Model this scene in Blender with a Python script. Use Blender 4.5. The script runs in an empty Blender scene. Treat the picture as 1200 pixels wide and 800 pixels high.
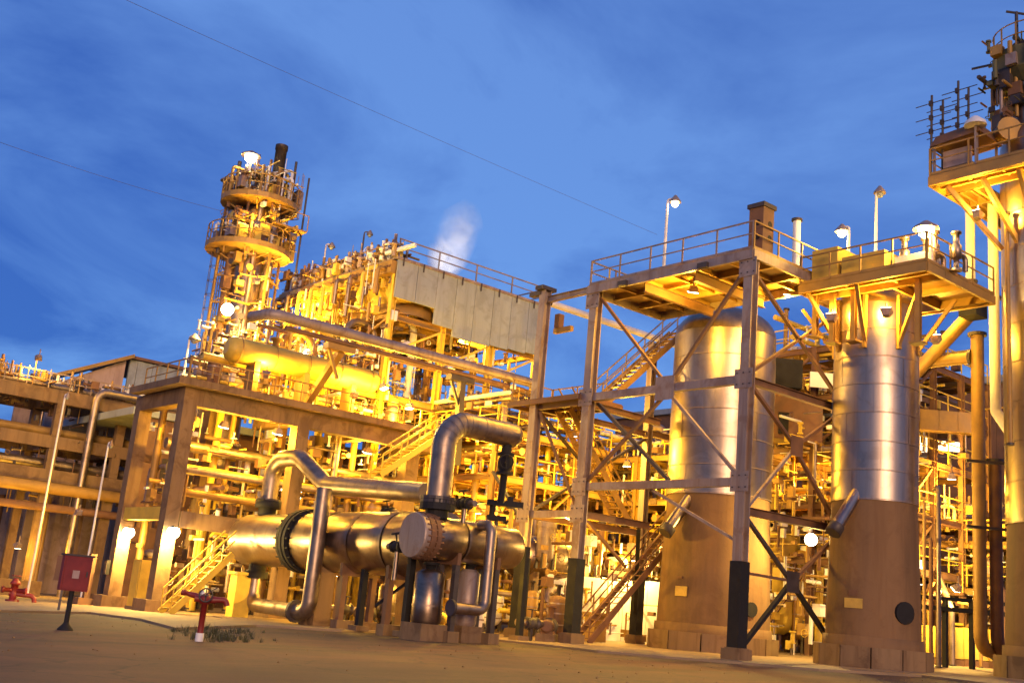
import bpy, math, random
from mathutils import Vector, Matrix
R_ = math.radians
V = Vector
sc = bpy.context.scene
COL = sc.collection
rnd = random.Random(7)

# ------------------------------------------------------------------ camera
# plant grid: +X runs away to the right, +Y runs away to the left, metres
FOC, PITCH, ROLL, YAW, EYE = 1280.3, 0.23942, 0.092812, 0.69147, 1.3
_cp, _sp, _c, _s = math.cos(PITCH), math.sin(PITCH), math.cos(ROLL), math.sin(ROLL)
_fh = V((math.sin(YAW), math.cos(YAW), 0)); _rh = V((math.cos(YAW), -math.sin(YAW), 0)); _z = V((0, 0, 1))
FWD = _fh * _cp + _z * _sp
_u = -_fh * _sp + _z * _cp
RGT = _c * _rh + _s * _u
UPV = -_s * _rh + _c * _u
CAM = V((0, 0, EYE))
cd = bpy.data.cameras.new('camera'); cam = bpy.data.objects.new('camera', cd); COL.objects.link(cam)
cd.sensor_width = 36; cd.lens = 36 * FOC / 1200; cd.clip_start = 0.1; cd.clip_end = 9000
m = Matrix((RGT, UPV, -FWD)).transposed().to_4x4(); m.translation = CAM
cam.matrix_world = m
sc.camera = cam
sc.render.resolution_x, sc.render.resolution_y = 1024, 682

# ------------------------------------------------------------------ world, dusk glow, exposure
SUN_EL, SUN_AZ = 7.0, 210.0          # the afterglow stands low behind the viewer
w = bpy.data.worlds.new('World'); sc.world = w; w.use_nodes = True
nt = w.node_tree; nt.nodes.clear()
def N(tree, t, **kw):
    n = tree.nodes.new(t)
    for k, v in kw.items():
        if k.startswith('i_'): n.inputs[k[2:].replace('_', ' ')].default_value = v
        else: setattr(n, k, v)
    return n
def LK(tree, a, ao, b, bi): tree.links.new(a.outputs[ao], b.inputs[bi])
sky = N(nt, 'ShaderNodeTexSky', sky_type='NISHITA', sun_disc=False, sun_elevation=R_(SUN_EL), sun_rotation=R_(SUN_AZ),
        air_density=1.0, dust_density=0.3, ozone_density=5.0, altitude=0)
tc = N(nt, 'ShaderNodeTexCoord')
sep = N(nt, 'ShaderNodeSeparateXYZ'); LK(nt, tc, 'Generated', sep, 0)
def MATH(tree, op, a=None, b=None, va=0.5, vb=0.5, clamp=False):
    n = tree.nodes.new('ShaderNodeMath'); n.operation = op; n.use_clamp = clamp
    if a is not None: tree.links.new(a, n.inputs[0])
    else: n.inputs[0].default_value = va
    if b is not None: tree.links.new(b, n.inputs[1])
    else: n.inputs[1].default_value = vb
    return n.outputs[0]
zz = MATH(nt, 'ADD', MATH(nt, 'MAXIMUM', sep.outputs[2], None, vb=0.0), None, vb=0.18)
cx = MATH(nt, 'DIVIDE', sep.outputs[0], zz); cy = MATH(nt, 'DIVIDE', sep.outputs[1], zz)
comb = N(nt, 'ShaderNodeCombineXYZ'); nt.links.new(cx, comb.inputs[0]); nt.links.new(cy, comb.inputs[1])
mp = N(nt, 'ShaderNodeMapping'); LK(nt, comb, 0, mp, 'Vector')
mp.inputs['Rotation'].default_value = (0, 0, 1.8912); mp.inputs['Scale'].default_value = (0.833, 0.951, 1); mp.inputs['Location'].default_value = (3.9437, 3.1012, 0)
cn = N(nt, 'ShaderNodeTexNoise', i_Scale=1.3, i_Detail=7.0, i_Roughness=0.58, i_Distortion=0.6); LK(nt, mp, 0, cn, 'Vector')
cr = N(nt, 'ShaderNodeValToRGB'); LK(nt, cn, 'Fac', cr, 'Fac')
cr.color_ramp.elements[0].position = 0.36; cr.color_ramp.elements[0].color = (0.36, 0.49, 0.70, 1)
cr.color_ramp.elements[1].position = 0.60; cr.color_ramp.elements[1].color = (1.16, 1.13, 1.05, 1)
veil = N(nt, 'ShaderNodeMix', data_type='RGBA', blend_type='MIX'); veil.inputs[0].default_value = 0.72   # thin high cloud over the whole dusk sky
LK(nt, sky, 0, veil, 6); veil.inputs[7].default_value = (0.70, 1.42, 3.9, 1)
tint = N(nt, 'ShaderNodeMix', data_type='RGBA', blend_type='MULTIPLY'); tint.inputs[0].default_value = 1
LK(nt, veil, 2, tint, 6); LK(nt, cr, 0, tint, 7)
bg = N(nt, 'ShaderNodeBackground', i_Strength=0.130); LK(nt, tint, 2, bg, 'Color')
wo = N(nt, 'ShaderNodeOutputWorld'); LK(nt, bg, 0, wo, 0)

sd = bpy.data.lights.new('afterglow', 'SUN'); sd.energy = 1.8; sd.angle = R_(16); sd.color = (1.0, 0.60, 0.34)
sun = bpy.data.objects.new('afterglow', sd); COL.objects.link(sun)
sdir = V((math.sin(R_(SUN_AZ)) * math.cos(R_(SUN_EL)), math.cos(R_(SUN_AZ)) * math.cos(R_(SUN_EL)), math.sin(R_(SUN_EL))))
sun.rotation_euler = sdir.to_track_quat('Z', 'Y').to_euler(); sun.location = sdir * 200
sc.cycles.volume_bounces = 3; sc.cycles.max_bounces = 8
vs = sc.view_settings; vs.view_transform = 'Standard'; vs.look = 'None'; vs.exposure = 0.6; vs.gamma = 1.0; vs.use_curve_mapping = False

# ------------------------------------------------------------------ survey: sight lines of the photograph met with planes of the plant grid
def ray(px, py): return FWD + RGT * ((px - 600) / FOC) - UPV * ((py - 400) / FOC)
def atX(px, py, X): d = ray(px, py); return CAM + d * (X / d.x)
def atH(px, py, Dh): d = ray(px, py); return CAM + d * (Dh / d.dot(_fh))   # horizontal range
def atY(px, py, Y): d = ray(px, py); return CAM + d * (Y / d.y)
def atD(px, py, D): return CAM + ray(px, py) * D
def atV(px, py, X, Y):
    d = ray(px, py); t = (X * d.x + Y * d.y) / (d.x ** 2 + d.y ** 2); return CAM + d * t
def zat(px, py, X, Y): return atV(px, py, X, Y).z
GT = 0.022
def zg(x, y): return GT * (x * _rh.x + y * _rh.y)
def gnd(px, py, off=0.0):
    d = ray(px, py); n = V((-GT * _rh.x, -GT * _rh.y, 1)); t = (off - CAM.dot(n)) / d.dot(n); return CAM + d * t

# ------------------------------------------------------------------ materials
MATS = {}
def mat(name, c, rough=0.6, metal=0.0, var=0.25, scale=1.5, bump=0.15, bscale=30.0, c2=None, streak=False, rvar=0.1, stain=0.0, scol=(0.5, 0.42, 0.36)):
    m = bpy.data.materials.new(name); m.use_nodes = True; t = m.node_tree
    b = t.nodes['Principled BSDF']
    geo = N(t, 'ShaderNodeNewGeometry'); mpn = N(t, 'ShaderNodeMapping'); LK(t, geo, 'Position', mpn, 'Vector')
    if streak: mpn.inputs['Scale'].default_value = (1, 1, 0.12)
    n1 = N(t, 'ShaderNodeTexNoise', i_Scale=scale, i_Detail=6.0, i_Roughness=0.6); LK(t, mpn, 0, n1, 'Vector')
    rp = N(t, 'ShaderNodeValToRGB'); LK(t, n1, 'Fac', rp, 'Fac')
    c2 = c2 or tuple(x * (1 - var) for x in c)
    rp.color_ramp.elements[0].position = 0.32; rp.color_ramp.elements[0].color = (*c2, 1)
    rp.color_ramp.elements[1].position = 0.62; rp.color_ramp.elements[1].color = (*c, 1)
    last = (rp, 0)
    if stain:   # run-off streaks, rust bleeding and patches of dirt with shapes of their own
        m3 = N(t, 'ShaderNodeMapping'); m3.inputs['Scale'].default_value = (1, 1, 0.07); LK(t, geo, 'Position', m3, 'Vector')
        n3 = N(t, 'ShaderNodeTexNoise', i_Scale=3.2, i_Detail=5.0, i_Roughness=0.62); LK(t, m3, 0, n3, 'Vector')
        n4 = N(t, 'ShaderNodeTexNoise', i_Scale=0.9, i_Detail=7.0, i_Roughness=0.65, i_Distortion=0.8); LK(t, geo, 'Position', n4, 'Vector')
        k1 = N(t, 'ShaderNodeMapRange'); LK(t, n3, 0, k1, 0); k1.inputs[1].default_value = 0.5; k1.inputs[2].default_value = 0.68
        k2 = N(t, 'ShaderNodeMapRange'); LK(t, n4, 0, k2, 0); k2.inputs[1].default_value = 0.5; k2.inputs[2].default_value = 0.62
        f = MATH(t, 'MULTIPLY', MATH(t, 'MAXIMUM', k1.outputs[0], k2.outputs[0]), None, vb=stain)
        sx = N(t, 'ShaderNodeMix', data_type='RGBA', blend_type='MULTIPLY'); t.links.new(f, sx.inputs[0]); LK(t, rp, 0, sx, 6); sx.inputs[7].default_value = (*scol, 1); last = (sx, 2)
    LK(t, *last, b, 'Base Color')
    b.inputs['Metallic'].default_value = metal
    mr = N(t, 'ShaderNodeMapRange'); LK(t, n1, 'Fac', mr, 0); mr.inputs[1].default_value = 0.3; mr.inputs[2].default_value = 0.7
    mr.inputs[3].default_value = max(0.05, rough - rvar); mr.inputs[4].default_value = min(1, rough + rvar); LK(t, mr, 0, b, 'Roughness')
    if bump:
        n2 = N(t, 'ShaderNodeTexNoise', i_Scale=bscale, i_Detail=4.0); LK(t, geo, 'Position', n2, 'Vector')
        bp = N(t, 'ShaderNodeBump', i_Strength=bump, i_Distance=0.02); LK(t, n2, 'Fac', bp, 'Height'); LK(t, bp, 0, b, 'Normal')
    MATS[name] = m; return m
def emis(name, c, s):
    m = bpy.data.materials.new(name); m.use_nodes = True; t = m.node_tree; b = t.nodes['Principled BSDF']
    b.inputs['Base Color'].default_value = (*c, 1); b.inputs['Emission Color'].default_value = (*c, 1); b.inputs['Emission Strength'].default_value = s
    MATS[name] = m; return m
def ground_mat():
    m = bpy.data.materials.new('asphalt'); m.use_nodes = True; t = m.node_tree; b = t.nodes['Principled BSDF']; b.inputs['Roughness'].default_value = .88
    geo = N(t, 'ShaderNodeNewGeometry')
    big = N(t, 'ShaderNodeTexNoise', i_Scale=.22, i_Detail=8.0, i_Roughness=.65, i_Distortion=.5); LK(t, geo, 'Position', big, 'Vector')
    rp = N(t, 'ShaderNodeValToRGB'); LK(t, big, 0, rp, 0); e = rp.color_ramp.elements; e[0].position = .36; e[0].color = (.047, .018, .009, 1); e[1].position = .62; e[1].color = (.096, .033, .015, 1)
    sm = N(t, 'ShaderNodeTexNoise', i_Scale=9.0, i_Detail=6.0, i_Roughness=.75); LK(t, geo, 'Position', sm, 'Vector')
    r2 = N(t, 'ShaderNodeValToRGB'); LK(t, sm, 0, r2, 0); e = r2.color_ramp.elements; e[0].position = .35; e[0].color = (.80, .80, .80, 1); e[1].position = .68; e[1].color = (1.12, 1.12, 1.12, 1)
    mx = N(t, 'ShaderNodeMix', data_type='RGBA', blend_type='MULTIPLY'); mx.inputs[0].default_value = 1; LK(t, rp, 0, mx, 6); LK(t, r2, 0, mx, 7)
    # cracks and wheel-worn lanes
    vo = N(t, 'ShaderNodeTexVoronoi', feature='DISTANCE_TO_EDGE', i_Scale=.28); nd = N(t, 'ShaderNodeTexNoise', i_Scale=1.2, i_Detail=5.0); LK(t, geo, 'Position', nd, 'Vector')
    va = N(t, 'ShaderNodeVectorMath', operation='MULTIPLY_ADD'); LK(t, nd, 1, va, 0); va.inputs[1].default_value = (1.6, 1.6, 0); LK(t, geo, 'Position', va, 2); LK(t, va, 0, vo, 'Vector')
    ck = N(t, 'ShaderNodeMapRange'); LK(t, vo, 0, ck, 0); ck.inputs[1].default_value = 0; ck.inputs[2].default_value = .016; ck.inputs[3].default_value = .38; ck.inputs[4].default_value = 1
    mp_ = N(t, 'ShaderNodeMapping'); mp_.inputs['Rotation'].default_value = (0, 0, R_(-36)); mp_.inputs['Scale'].default_value = (.02, .55, 1); LK(t, geo, 'Position', mp_, 'Vector')
    ln = N(t, 'ShaderNodeTexNoise', i_Scale=1.0, i_Detail=3.0); LK(t, mp_, 0, ln, 'Vector'); lr = N(t, 'ShaderNodeMapRange'); LK(t, ln, 0, lr, 0); lr.inputs[1].default_value = .38; lr.inputs[2].default_value = .6; lr.inputs[3].default_value = .72; lr.inputs[4].default_value = 1.08
    f = MATH(t, 'MULTIPLY', ck.outputs[0], lr.outputs[0]); m2 = N(t, 'ShaderNodeMix', data_type='RGBA', blend_type='MULTIPLY'); m2.inputs[0].default_value = 1; LK(t, mx, 2, m2, 6); t.links.new(f, m2.inputs[7]); LK(t, m2, 2, b, 'Base Color')
    bp = N(t, 'ShaderNodeBump', i_Strength=.35, i_Distance=.02); LK(t, sm, 0, bp, 'Height'); LK(t, bp, 0, b, 'Normal'); MATS['asphalt'] = m; return m
ASPH = ground_mat()
CONC = mat('concrete', (0.22, 0.135, 0.06), 0.8, var=0.35, scale=0.9, bump=0.25, bscale=12, streak=True, stain=.7)
FIRE = mat('fireproofing', (0.20, 0.112, 0.046), 0.85, var=0.55, scale=0.55, bump=0.35, bscale=7, streak=True, stain=.28)
PAVE = mat('paving_concrete', (0.28, 0.19, 0.10), 0.8, var=0.35, scale=0.5, bump=0.3, bscale=15)
CLAD = mat('aluminium_cladding', (0.36, 0.295, 0.24), 0.37, 1.0, var=0.16, scale=0.8, bump=0.10, bscale=2.2, streak=True, rvar=0.06, stain=.35)
VESS = mat('vessel_metal', (0.33, 0.25, 0.18), 0.36, 0.95, var=0.25, scale=1.2, bump=0.12, bscale=5, rvar=0.08, stain=.5)
PIPE = mat('pipe_cladding', (0.34, 0.265, 0.20), 0.45, 0.9, var=0.28, scale=2.0, bump=0.15, bscale=6, stain=.5)
GALV = mat('galvanised_steel', (0.32, 0.25, 0.21), 0.5, 0.35, var=0.25, scale=1.3, bump=0.12, bscale=20, streak=True, stain=.6, scol=(.62, .40, .26))
BLCK = mat('black_coating', (0.006, 0.005, 0.005), 0.8, var=0.4, scale=2, bump=0.2, bscale=20)
DARK = mat('dark_steel', (0.07, 0.055, 0.05), 0.55, 0.3, var=0.35, scale=2, bump=0.1)
YELL = mat('yellow_paint', (0.62, 0.42, 0.05), 0.5, var=0.25, scale=1.5, bump=0.08)
OCHR = mat('ochre_steel', (0.36, 0.21, 0.05), 0.55, 0.2, var=0.3, scale=1.4, bump=0.12)
RUST = mat('rusty_steel', (0.19, 0.095, 0.045), 0.75, 0.1, var=0.4, scale=1.6, bump=0.2)
REDP = mat('red_paint', (0.20, 0.016, 0.012), 0.5, var=0.35, scale=3, bump=0.05)
WHIT = mat('white_paint', (0.72, 0.70, 0.66), 0.5, var=0.18, scale=1.5, bump=0.05)
GREY = mat('grey_sheeting', (0.27, 0.30, 0.31), 0.6, 0.0, var=0.22, scale=0.9, bump=0.08, bscale=8, streak=True, stain=.5, scol=(.62, .58, .52))
PINK = mat('plastered_wall', (0.40, 0.29, 0.25), 0.8, stain=.5, var=0.2, scale=0.8, bump=0.1)
WEED = mat('weed_green', (0.07, 0.075, 0.03), 0.8, var=0.4, scale=3, bump=0)
OLIV = mat('olive_paint', (0.11, 0.105, 0.045), 0.65, var=0.4, scale=1.5, bump=0.1)
SIGN = mat('sign_yellow', (0.55, 0.36, 0.06), 0.5, var=0.2, scale=4, bump=0)
LAMP = emis('lit_lamp_glass', (1.0, 0.80, 0.45), 22)
LAMPW = emis('lit_lamp_glass_white', (1.0, 0.84, 0.52), 18)
STRIP = emis('lit_window', (1.0, 0.90, 0.62), 2.2)

# ------------------------------------------------------------------ mesh builder
def frame_for(d, up=None):
    d = d.normalized()
    up = V(up) if up is not None else (V((0, 0, 1)) if abs(d.z) < 0.95 else V((0, 1, 0)))
    s = d.cross(up)
    if s.length < 1e-6: s = d.cross(V((1, 0, 0)))
    s.normalize(); u = d.cross(s); return s, u
class MB:
    def __init__(self): self.v = []; self.f = []; self.s = []
    def add(self, vs, fs, smooth=False):
        o = len(self.v); self.v += [V(a) for a in vs]
        for k, f in enumerate(fs):
            self.f.append([i + o for i in f]); self.s.append(smooth if isinstance(smooth, bool) else smooth[k])
        return self
    def box(self, c, sz, ax=None):
        c = V(c); hx, hy, hz = sz[0] / 2, sz[1] / 2, sz[2] / 2
        ax = ax or (V((1, 0, 0)), V((0, 1, 0)), V((0, 0, 1)))
        vs = [c + ax[0] * (hx * i) + ax[1] * (hy * j) + ax[2] * (hz * k) for i in (-1, 1) for j in (-1, 1) for k in (-1, 1)]
        return self.add(vs, [(0, 1, 3, 2), (4, 6, 7, 5), (0, 4, 5, 1), (2, 3, 7, 6), (0, 2, 6, 4), (1, 5, 7, 3)])
    def bx(self, x0, x1, y0, y1, z0, z1): return self.box(((x0 + x1) / 2, (y0 + y1) / 2, (z0 + z1) / 2), (abs(x1 - x0), abs(y1 - y0), abs(z1 - z0)))
    def bar(self, a, b, w, h=None, up=None):
        a, b = V(a), V(b); d = b - a; h = h or w; s, u = frame_for(d, up)
        return self.box((a + b) / 2, (w, h, d.length), (s, u, d.normalized()))
    def ibeam(self, a, b, w, h, up=None, t=None):
        a, b = V(a), V(b); d = b - a; s, u = frame_for(d, up); t = t or max(0.02, w * 0.09); c = (a + b) / 2; L = d.length; dn = d.normalized()
        self.box(c + u * (h / 2 - t / 2), (w, t, L), (s, u, dn)); self.box(c - u * (h / 2 - t / 2), (w, t, L), (s, u, dn))
        return self.box(c, (t * 0.8, h - 2 * t - 0.002, L), (s, u, dn))
    def rings(self, rg, closed_caps=True, smooth=True):
        n = len(rg[0]); vs = [p for r in rg for p in r]; fs = []
        for k in range(len(rg) - 1):
            for i in range(n):
                j = (i + 1) % n; fs.append((k * n + i, k * n + j, (k + 1) * n + j, (k + 1) * n + i))
        self.add(vs, fs, smooth)
        if closed_caps:
            self.add(rg[0], [tuple(reversed(range(n)))]); self.add(rg[-1], [tuple(range(n))])
        return self
    def lathe(self, o, ax, prof, n=16, caps=True, smooth=True):
        o = V(o); ax = V(ax).normalized(); s, u = frame_for(ax)
        rg = [[o + ax * t + (s * math.cos(2 * math.pi * i / n) + u * math.sin(2 * math.pi * i / n)) * max(r, 1e-4) for i in range(n)] for t, r in prof]
        return self.rings(rg, caps, smooth)
    def tube(self, a, b, r, n=8, r2=None):
        a, b = V(a), V(b); d = b - a
        return self.lathe(a, d, [(0, r), (d.length, r2 if r2 is not None else r)], n)
    def sweep(self, pts, r, n=10):
        pts = [V(p) for p in pts]; rg = []; d = (pts[1] - pts[0]).normalized(); s, u = frame_for(d)
        for k, p in enumerate(pts):
            if k == 0: t = pts[1] - pts[0]
            elif k == len(pts) - 1: t = pts[-1] - pts[-2]
            else: t = (pts[k + 1] - p).normalized() + (p - pts[k - 1]).normalized()
            t.normalize(); s = (s - t * s.dot(t)).normalized(); u = t.cross(s)
            rg.append([p + (s * math.cos(2 * math.pi * i / n) + u * math.sin(2 * math.pi * i / n)) * r for i in range(n)])
        return self.rings(rg)
    def sphere(self, c, r, n=12, k=6, sq=1.0):
        return self.lathe(V(c) - V((0, 0, r * sq)), (0, 0, 1), [(r * sq * (1 - math.cos(math.pi * i / k)), r * math.sin(math.pi * i / k)) for i in range(k + 1)], n, False)
    def torus(self, c, ax, R, r, n=16, k=6):
        ax = V(ax).normalized(); s, u = frame_for(ax); c = V(c); rg = []
        for i in range(n + 1):
            a = 2 * math.pi * i / n; e = s * math.cos(a) + u * math.sin(a)
            rg.append([c + e * (R + r * math.cos(2 * math.pi * j / k)) + ax * (r * math.sin(2 * math.pi * j / k)) for j in range(k)])
        return self.rings(rg, False)
    def mesh(self, name, m, off=V((0, 0, 0))):
        me = bpy.data.meshes.new(name); me.from_pydata([tuple(p - off) for p in self.v], [], self.f)
        me.polygons.foreach_set('use_smooth', self.s); me.materials.append(m); me.update(); return me
def rnd_path(pts, R, seg=6):
    pts = [V(p) for p in pts]; out = [pts[0]]
    for i in range(1, len(pts) - 1):
        a, b, c = pts[i - 1], pts[i], pts[i + 1]; d1 = (b - a).normalized(); d2 = (c - b).normalized(); ang = d1.angle(d2)
        if ang < 0.02: out.append(b); continue
        t = min(R * math.tan(ang / 2), (b - a).length * 0.49, (c - b).length * 0.49); rr = t / math.tan(ang / 2)
        p0 = b - d1 * t; nrm = (d2 - d1 * d1.dot(d2)).normalized(); cen = p0 + nrm * rr
        for k in range(seg + 1):
            th = ang * k / seg; out.append(cen - nrm * (rr * math.cos(th)) + d1 * (rr * math.sin(th)))
    out.append(pts[-1]); return out

# ------------------------------------------------------------------ things and parts
def thing(name, label, cat, loc=(0, 0, 0), group=None):
    o = bpy.data.objects.new(name, None); COL.objects.link(o); o.location = loc; o.empty_display_size = 0.3
    o['label'] = label; o['category'] = cat
    if group: o['group'] = group
    return o
def root_loc(o):
    while o.parent: o = o.parent
    return V(o.location)
def put(name, mb, m, parent=None, label=None, kind=None):
    off = root_loc(parent) if parent else V((0, 0, 0))
    o = bpy.data.objects.new(name, mb.mesh(name, m, off)); COL.objects.link(o); o.parent = parent
    if label: o['label'] = label
    if kind: o['kind'] = kind
    return o
def inst(name, me, loc, parent, rotz=0.0):
    o = bpy.data.objects.new(name, me); COL.objects.link(o)
    o.parent = parent; o.location = V(loc) - root_loc(parent) ; o.rotation_euler = (0, 0, rotz); return o
def structure(name, mb, m):
    o = put(name, mb, m); o['kind'] = 'structure'; return o
def single(name, mb, m, label, cat, group=None):
    off = sum(mb.v, V((0, 0, 0))) / len(mb.v); off.z = min(p.z for p in mb.v)
    o = bpy.data.objects.new(name, mb.mesh(name, m, off)); o.location = off; COL.objects.link(o); o['label'] = label; o['category'] = cat
    if group: o['group'] = group
    return o
def copy_thing(root, loc, label=None, group=None):
    r = root.copy(); COL.objects.link(r); r.location = loc
    if label: r['label'] = label
    if group: r['group'] = group
    for ch in list(root.children):
        c = ch.copy(); COL.objects.link(c); c.parent = r
        for g in list(ch.children):
            d = g.copy(); COL.objects.link(d); d.parent = c
    return r
_post = {}
def post_mesh(h, m, t=0.055):
    k = (round(h, 2), m.name, t)
    if k not in _post: _post[k] = MB().box((0, 0, h / 2), (t, t, h)).mesh('post', m)
    return _post[k]
def handrail(root, pts, m=None, h=1.15, step=1.4, t=0.055, toe=True):
    m = m or YELL; pts = [V(p) for p in pts]
    for a, b in zip(pts[:-1], pts[1:]):
        d = b - a; n = max(1, round(d.length / step))
        put('top_rail', MB().bar(a + V((0, 0, h)), b + V((0, 0, h)), t, t), m, root)
        put('mid_rail', MB().bar(a + V((0, 0, h * .55)), b + V((0, 0, h * .55)), t * .8, t * .8), m, root)
        if toe: put('toe_board', MB().bar(a + V((0, 0, .06)), b + V((0, 0, .06)), .02, .12), m, root)
        for i in range(n + 1):
            inst('post', post_mesh(h - .03, m, t * 1.05), a + d * ((i + .02) / (n + .04)), root)
def beam(root, name, a, b, w, h, m, up=None, I=True):
    mb = MB(); (mb.ibeam(a, b, w, h, up) if I else mb.bar(a, b, w, h, up)); return put(name, mb, m, root)
def flange(root, c, ax, r, m, t=0.12, name='flange', parent=None):
    ax = V(ax).normalized(); mb = MB().lathe(V(c) - ax * t / 2, ax, [(0, r), (t * .45, r), (t * .45, r * .93), (t * .55, r * .93), (t * .55, r), (t, r)], 16, smooth=False)
    return put(name, mb, m, parent or root)
def pipe(name, label, pts, r, m=None, group=None, bend=None, fl=(), n=12, bands=0.0, cat='pipe'):
    m = m or PIPE; pts = [V(p) for p in pts]
    root = thing(name, label, cat, pts[0], group)
    path = rnd_path(pts, bend or r * 2.6); body = put('pipe_run', MB().sweep(path, r, n), m, root)
    if bands and r > .25 and len(path) > len(pts):
        mb = MB()
        for k in range(1, len(path) - 1):
            d = path[k + 1] - path[k - 1]
            if (path[k + 1] - path[k]).angle(path[k] - path[k - 1]) > .05: mb.lathe(path[k] - d.normalized() * .012, d, [(0, r * 1.025), (.024, r * 1.025)], n)
        if mb.v: put('elbow_seam', mb, m, body)
    for i in fl:
        if i == 0: c, d = pts[0], pts[1] - pts[0]
        elif i in (-1, len(pts) - 1): c, d = pts[-1], pts[-1] - pts[-2]
        else: c, d = pts[i], pts[i + 1] - pts[i]
        flange(root, c, d, r * 1.45, DARK, t=max(.1, r * .5))
    if bands:
        for a, b in zip(pts[:-1], pts[1:]):
            L = (b - a).length; k = int(L / bands)
            for i in range(1, k):
                put('band', MB().lathe(a + (b - a) * (i / k) - (b - a).normalized() * .03, b - a, [(0, r * 1.03), (.06, r * 1.03)], n), m, root)
    return root
def valve(root, c, r, m=None, ax=(1, 0, 0), wheel=(0, 0, 1)):
    m = m or DARK; c = V(c); ax = V(ax).normalized(); wv = V(wheel).normalized()
    b = put('valve_body', MB().lathe(c - ax * r * 1.6, ax, [(0, r * 1.3), (r * .4, r * 1.3), (r * .4, r * .8), (r * 1.0, r * 1.15), (r * 2.2, r * 1.15), (r * 2.8, r * .8), (r * 2.8, r * 1.3), (r * 3.2, r * 1.3)], 12), m, root)
    put('handwheel', MB().tube(c + wv * r, c + wv * r * 2.8, r * .18, 6).torus(c + wv * r * 2.8, wv, r * 1.0, r * .14, 14, 5).bar(c + wv * r * 2.8 - ax * r, c + wv * r * 2.8 + ax * r, r * .15), m, b)
def stair(name, label, a, b, wid, n, m=None, group=None, rail=None, side=None):
    """flight from a (foot) to b (head); side = unit vector across it"""
    m = m or YELL; a, b = V(a), V(b); d = b - a; hd = V((d.x, d.y, 0)).normalized(); sd_ = V((-hd.y, hd.x, 0))
    root = thing(name, label, 'stairs', a, group)
    for k in (-1, 1):
        o = sd_ * (k * wid / 2); put('stringer', MB().bar(a + o, b + o, .07, .30), m, root)
        if rail is not False:
            rm = rail or m
            put('handrail', MB().bar(a + o + V((0, 0, 1.05)), b + o + V((0, 0, 1.05)), .06).bar(a + o + V((0, 0, .6)), b + o + V((0, 0, .6)), .05), rm, root)
            for i in range(0, n + 1, 4): inst('baluster', post_mesh(1.05, rm, .05), a + o + d * (i / n), root)
    tm = MB().box((0, 0, 0), (.26, wid - .08, .045)).mesh('tread', m); az = math.atan2(hd.y, hd.x)
    for i in range(1, n + 1):
        inst('tread', tm, a + d * ((i - .4) / n) + V((0, 0, .03)), root, az)
    return root
def ladder(root, x, y, z0, z1, face, m=None, cage=True, w=.5):
    m = m or YELL; f = V(face).normalized(); s = V((-f.y, f.x, 0)); c = V((x, y, 0))
    mb = MB()
    for k in (-1, 1): mb.bar(c + s * k * w / 2 + V((0, 0, z0)), c + s * k * w / 2 + V((0, 0, z1)), .05)
    for i in range(int((z1 - z0) / .4)): mb.bar(c - s * w / 2 + V((0, 0, z0 + .3 + i * .4)), c + s * w / 2 + V((0, 0, z0 + .3 + i * .4)), .035)
    lad = put('ladder', mb, m, root)
    if cage:
        mb = MB(); pts = [c + s * (math.cos(t) * w * .7) + f * (math.sin(t) * .75) for t in [math.pi * i / 8 for i in range(9)]]
        for i in range(int((z1 - z0 - 2) / .9)):
            z = z0 + 2.2 + i * .9
            for p, q in zip(pts[:-1], pts[1:]): mb.bar(p + V((0, 0, z)), q + V((0, 0, z)), .05, .03)
        for p in pts[1:-1:2]: mb.bar(p + V((0, 0, z0 + 2.2)), p + V((0, 0, z1)), .03)
        put('safety_cage', mb, m, lad)
SOD = (1.0, 0.54, 0.045); SODW = (1.0, 0.64, 0.16)
def light(parent, p, W, col=SOD, r=0.15):
    ld = bpy.data.lights.new('lamp_light', 'POINT'); ld.energy = W; ld.color = col; ld.shadow_soft_size = r
    o = bpy.data.objects.new('lamp_light', ld); COL.objects.link(o); o.parent = parent; o.location = V(p) - root_loc(parent); return o
def spot(parent, p, target, W, col=SODW, ang=75, r=.2):
    ld = bpy.data.lights.new('lamp_light', 'SPOT'); ld.energy = W; ld.color = col; ld.shadow_soft_size = r; ld.spot_size = R_(ang); ld.spot_blend = 0.8
    o = bpy.data.objects.new('lamp_light', ld); COL.objects.link(o); o.parent = parent; o.location = V(p) - root_loc(parent)
    o.rotation_euler = (V(p) - V(target)).to_track_quat('Z', 'Y').to_euler(); return o
def fittings(root, x0, x1, y0, y1, z0, z1, n, mats=None, name='small_fittings'):
    """pipe ends, junction boxes, conduits and brackets too small and many to pick apart: real geometry, one part for each paint"""
    for m in mats or (OCHR, YELL, PIPE, RUST, WHIT):
        mb = MB()
        for i in range(n):
            p = V((rnd.uniform(x0, x1), rnd.uniform(y0, y1), rnd.uniform(z0, z1))); u = rnd.random(); d = rnd.choice((V((1, 0, 0)), V((0, 1, 0)), V((0, 0, 1)), V((0, 0, 1))))
            if u < .45: L = rnd.uniform(.4, 2.2); mb.tube(p - d * L / 2, p + d * L / 2, rnd.choice((.03, .045, .07, .1)), 6)
            elif u < .65: mb.box(p, (rnd.uniform(.12, .5), rnd.uniform(.12, .5), rnd.uniform(.12, .6)))
            elif u < .85: r = rnd.uniform(.07, .16); mb.lathe(p - d * .3, d, [(0, r), (.06, r), (.06, r * .6), (.5, r * .6), (.5, r), (.58, r)], 8, smooth=False)
            else: mb.torus(p, d, rnd.uniform(.12, .22), .02, 10, 4).tube(p, p + d * .3, .025, 5)
        put(name, mb, m, root, None, 'stuff')
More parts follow.
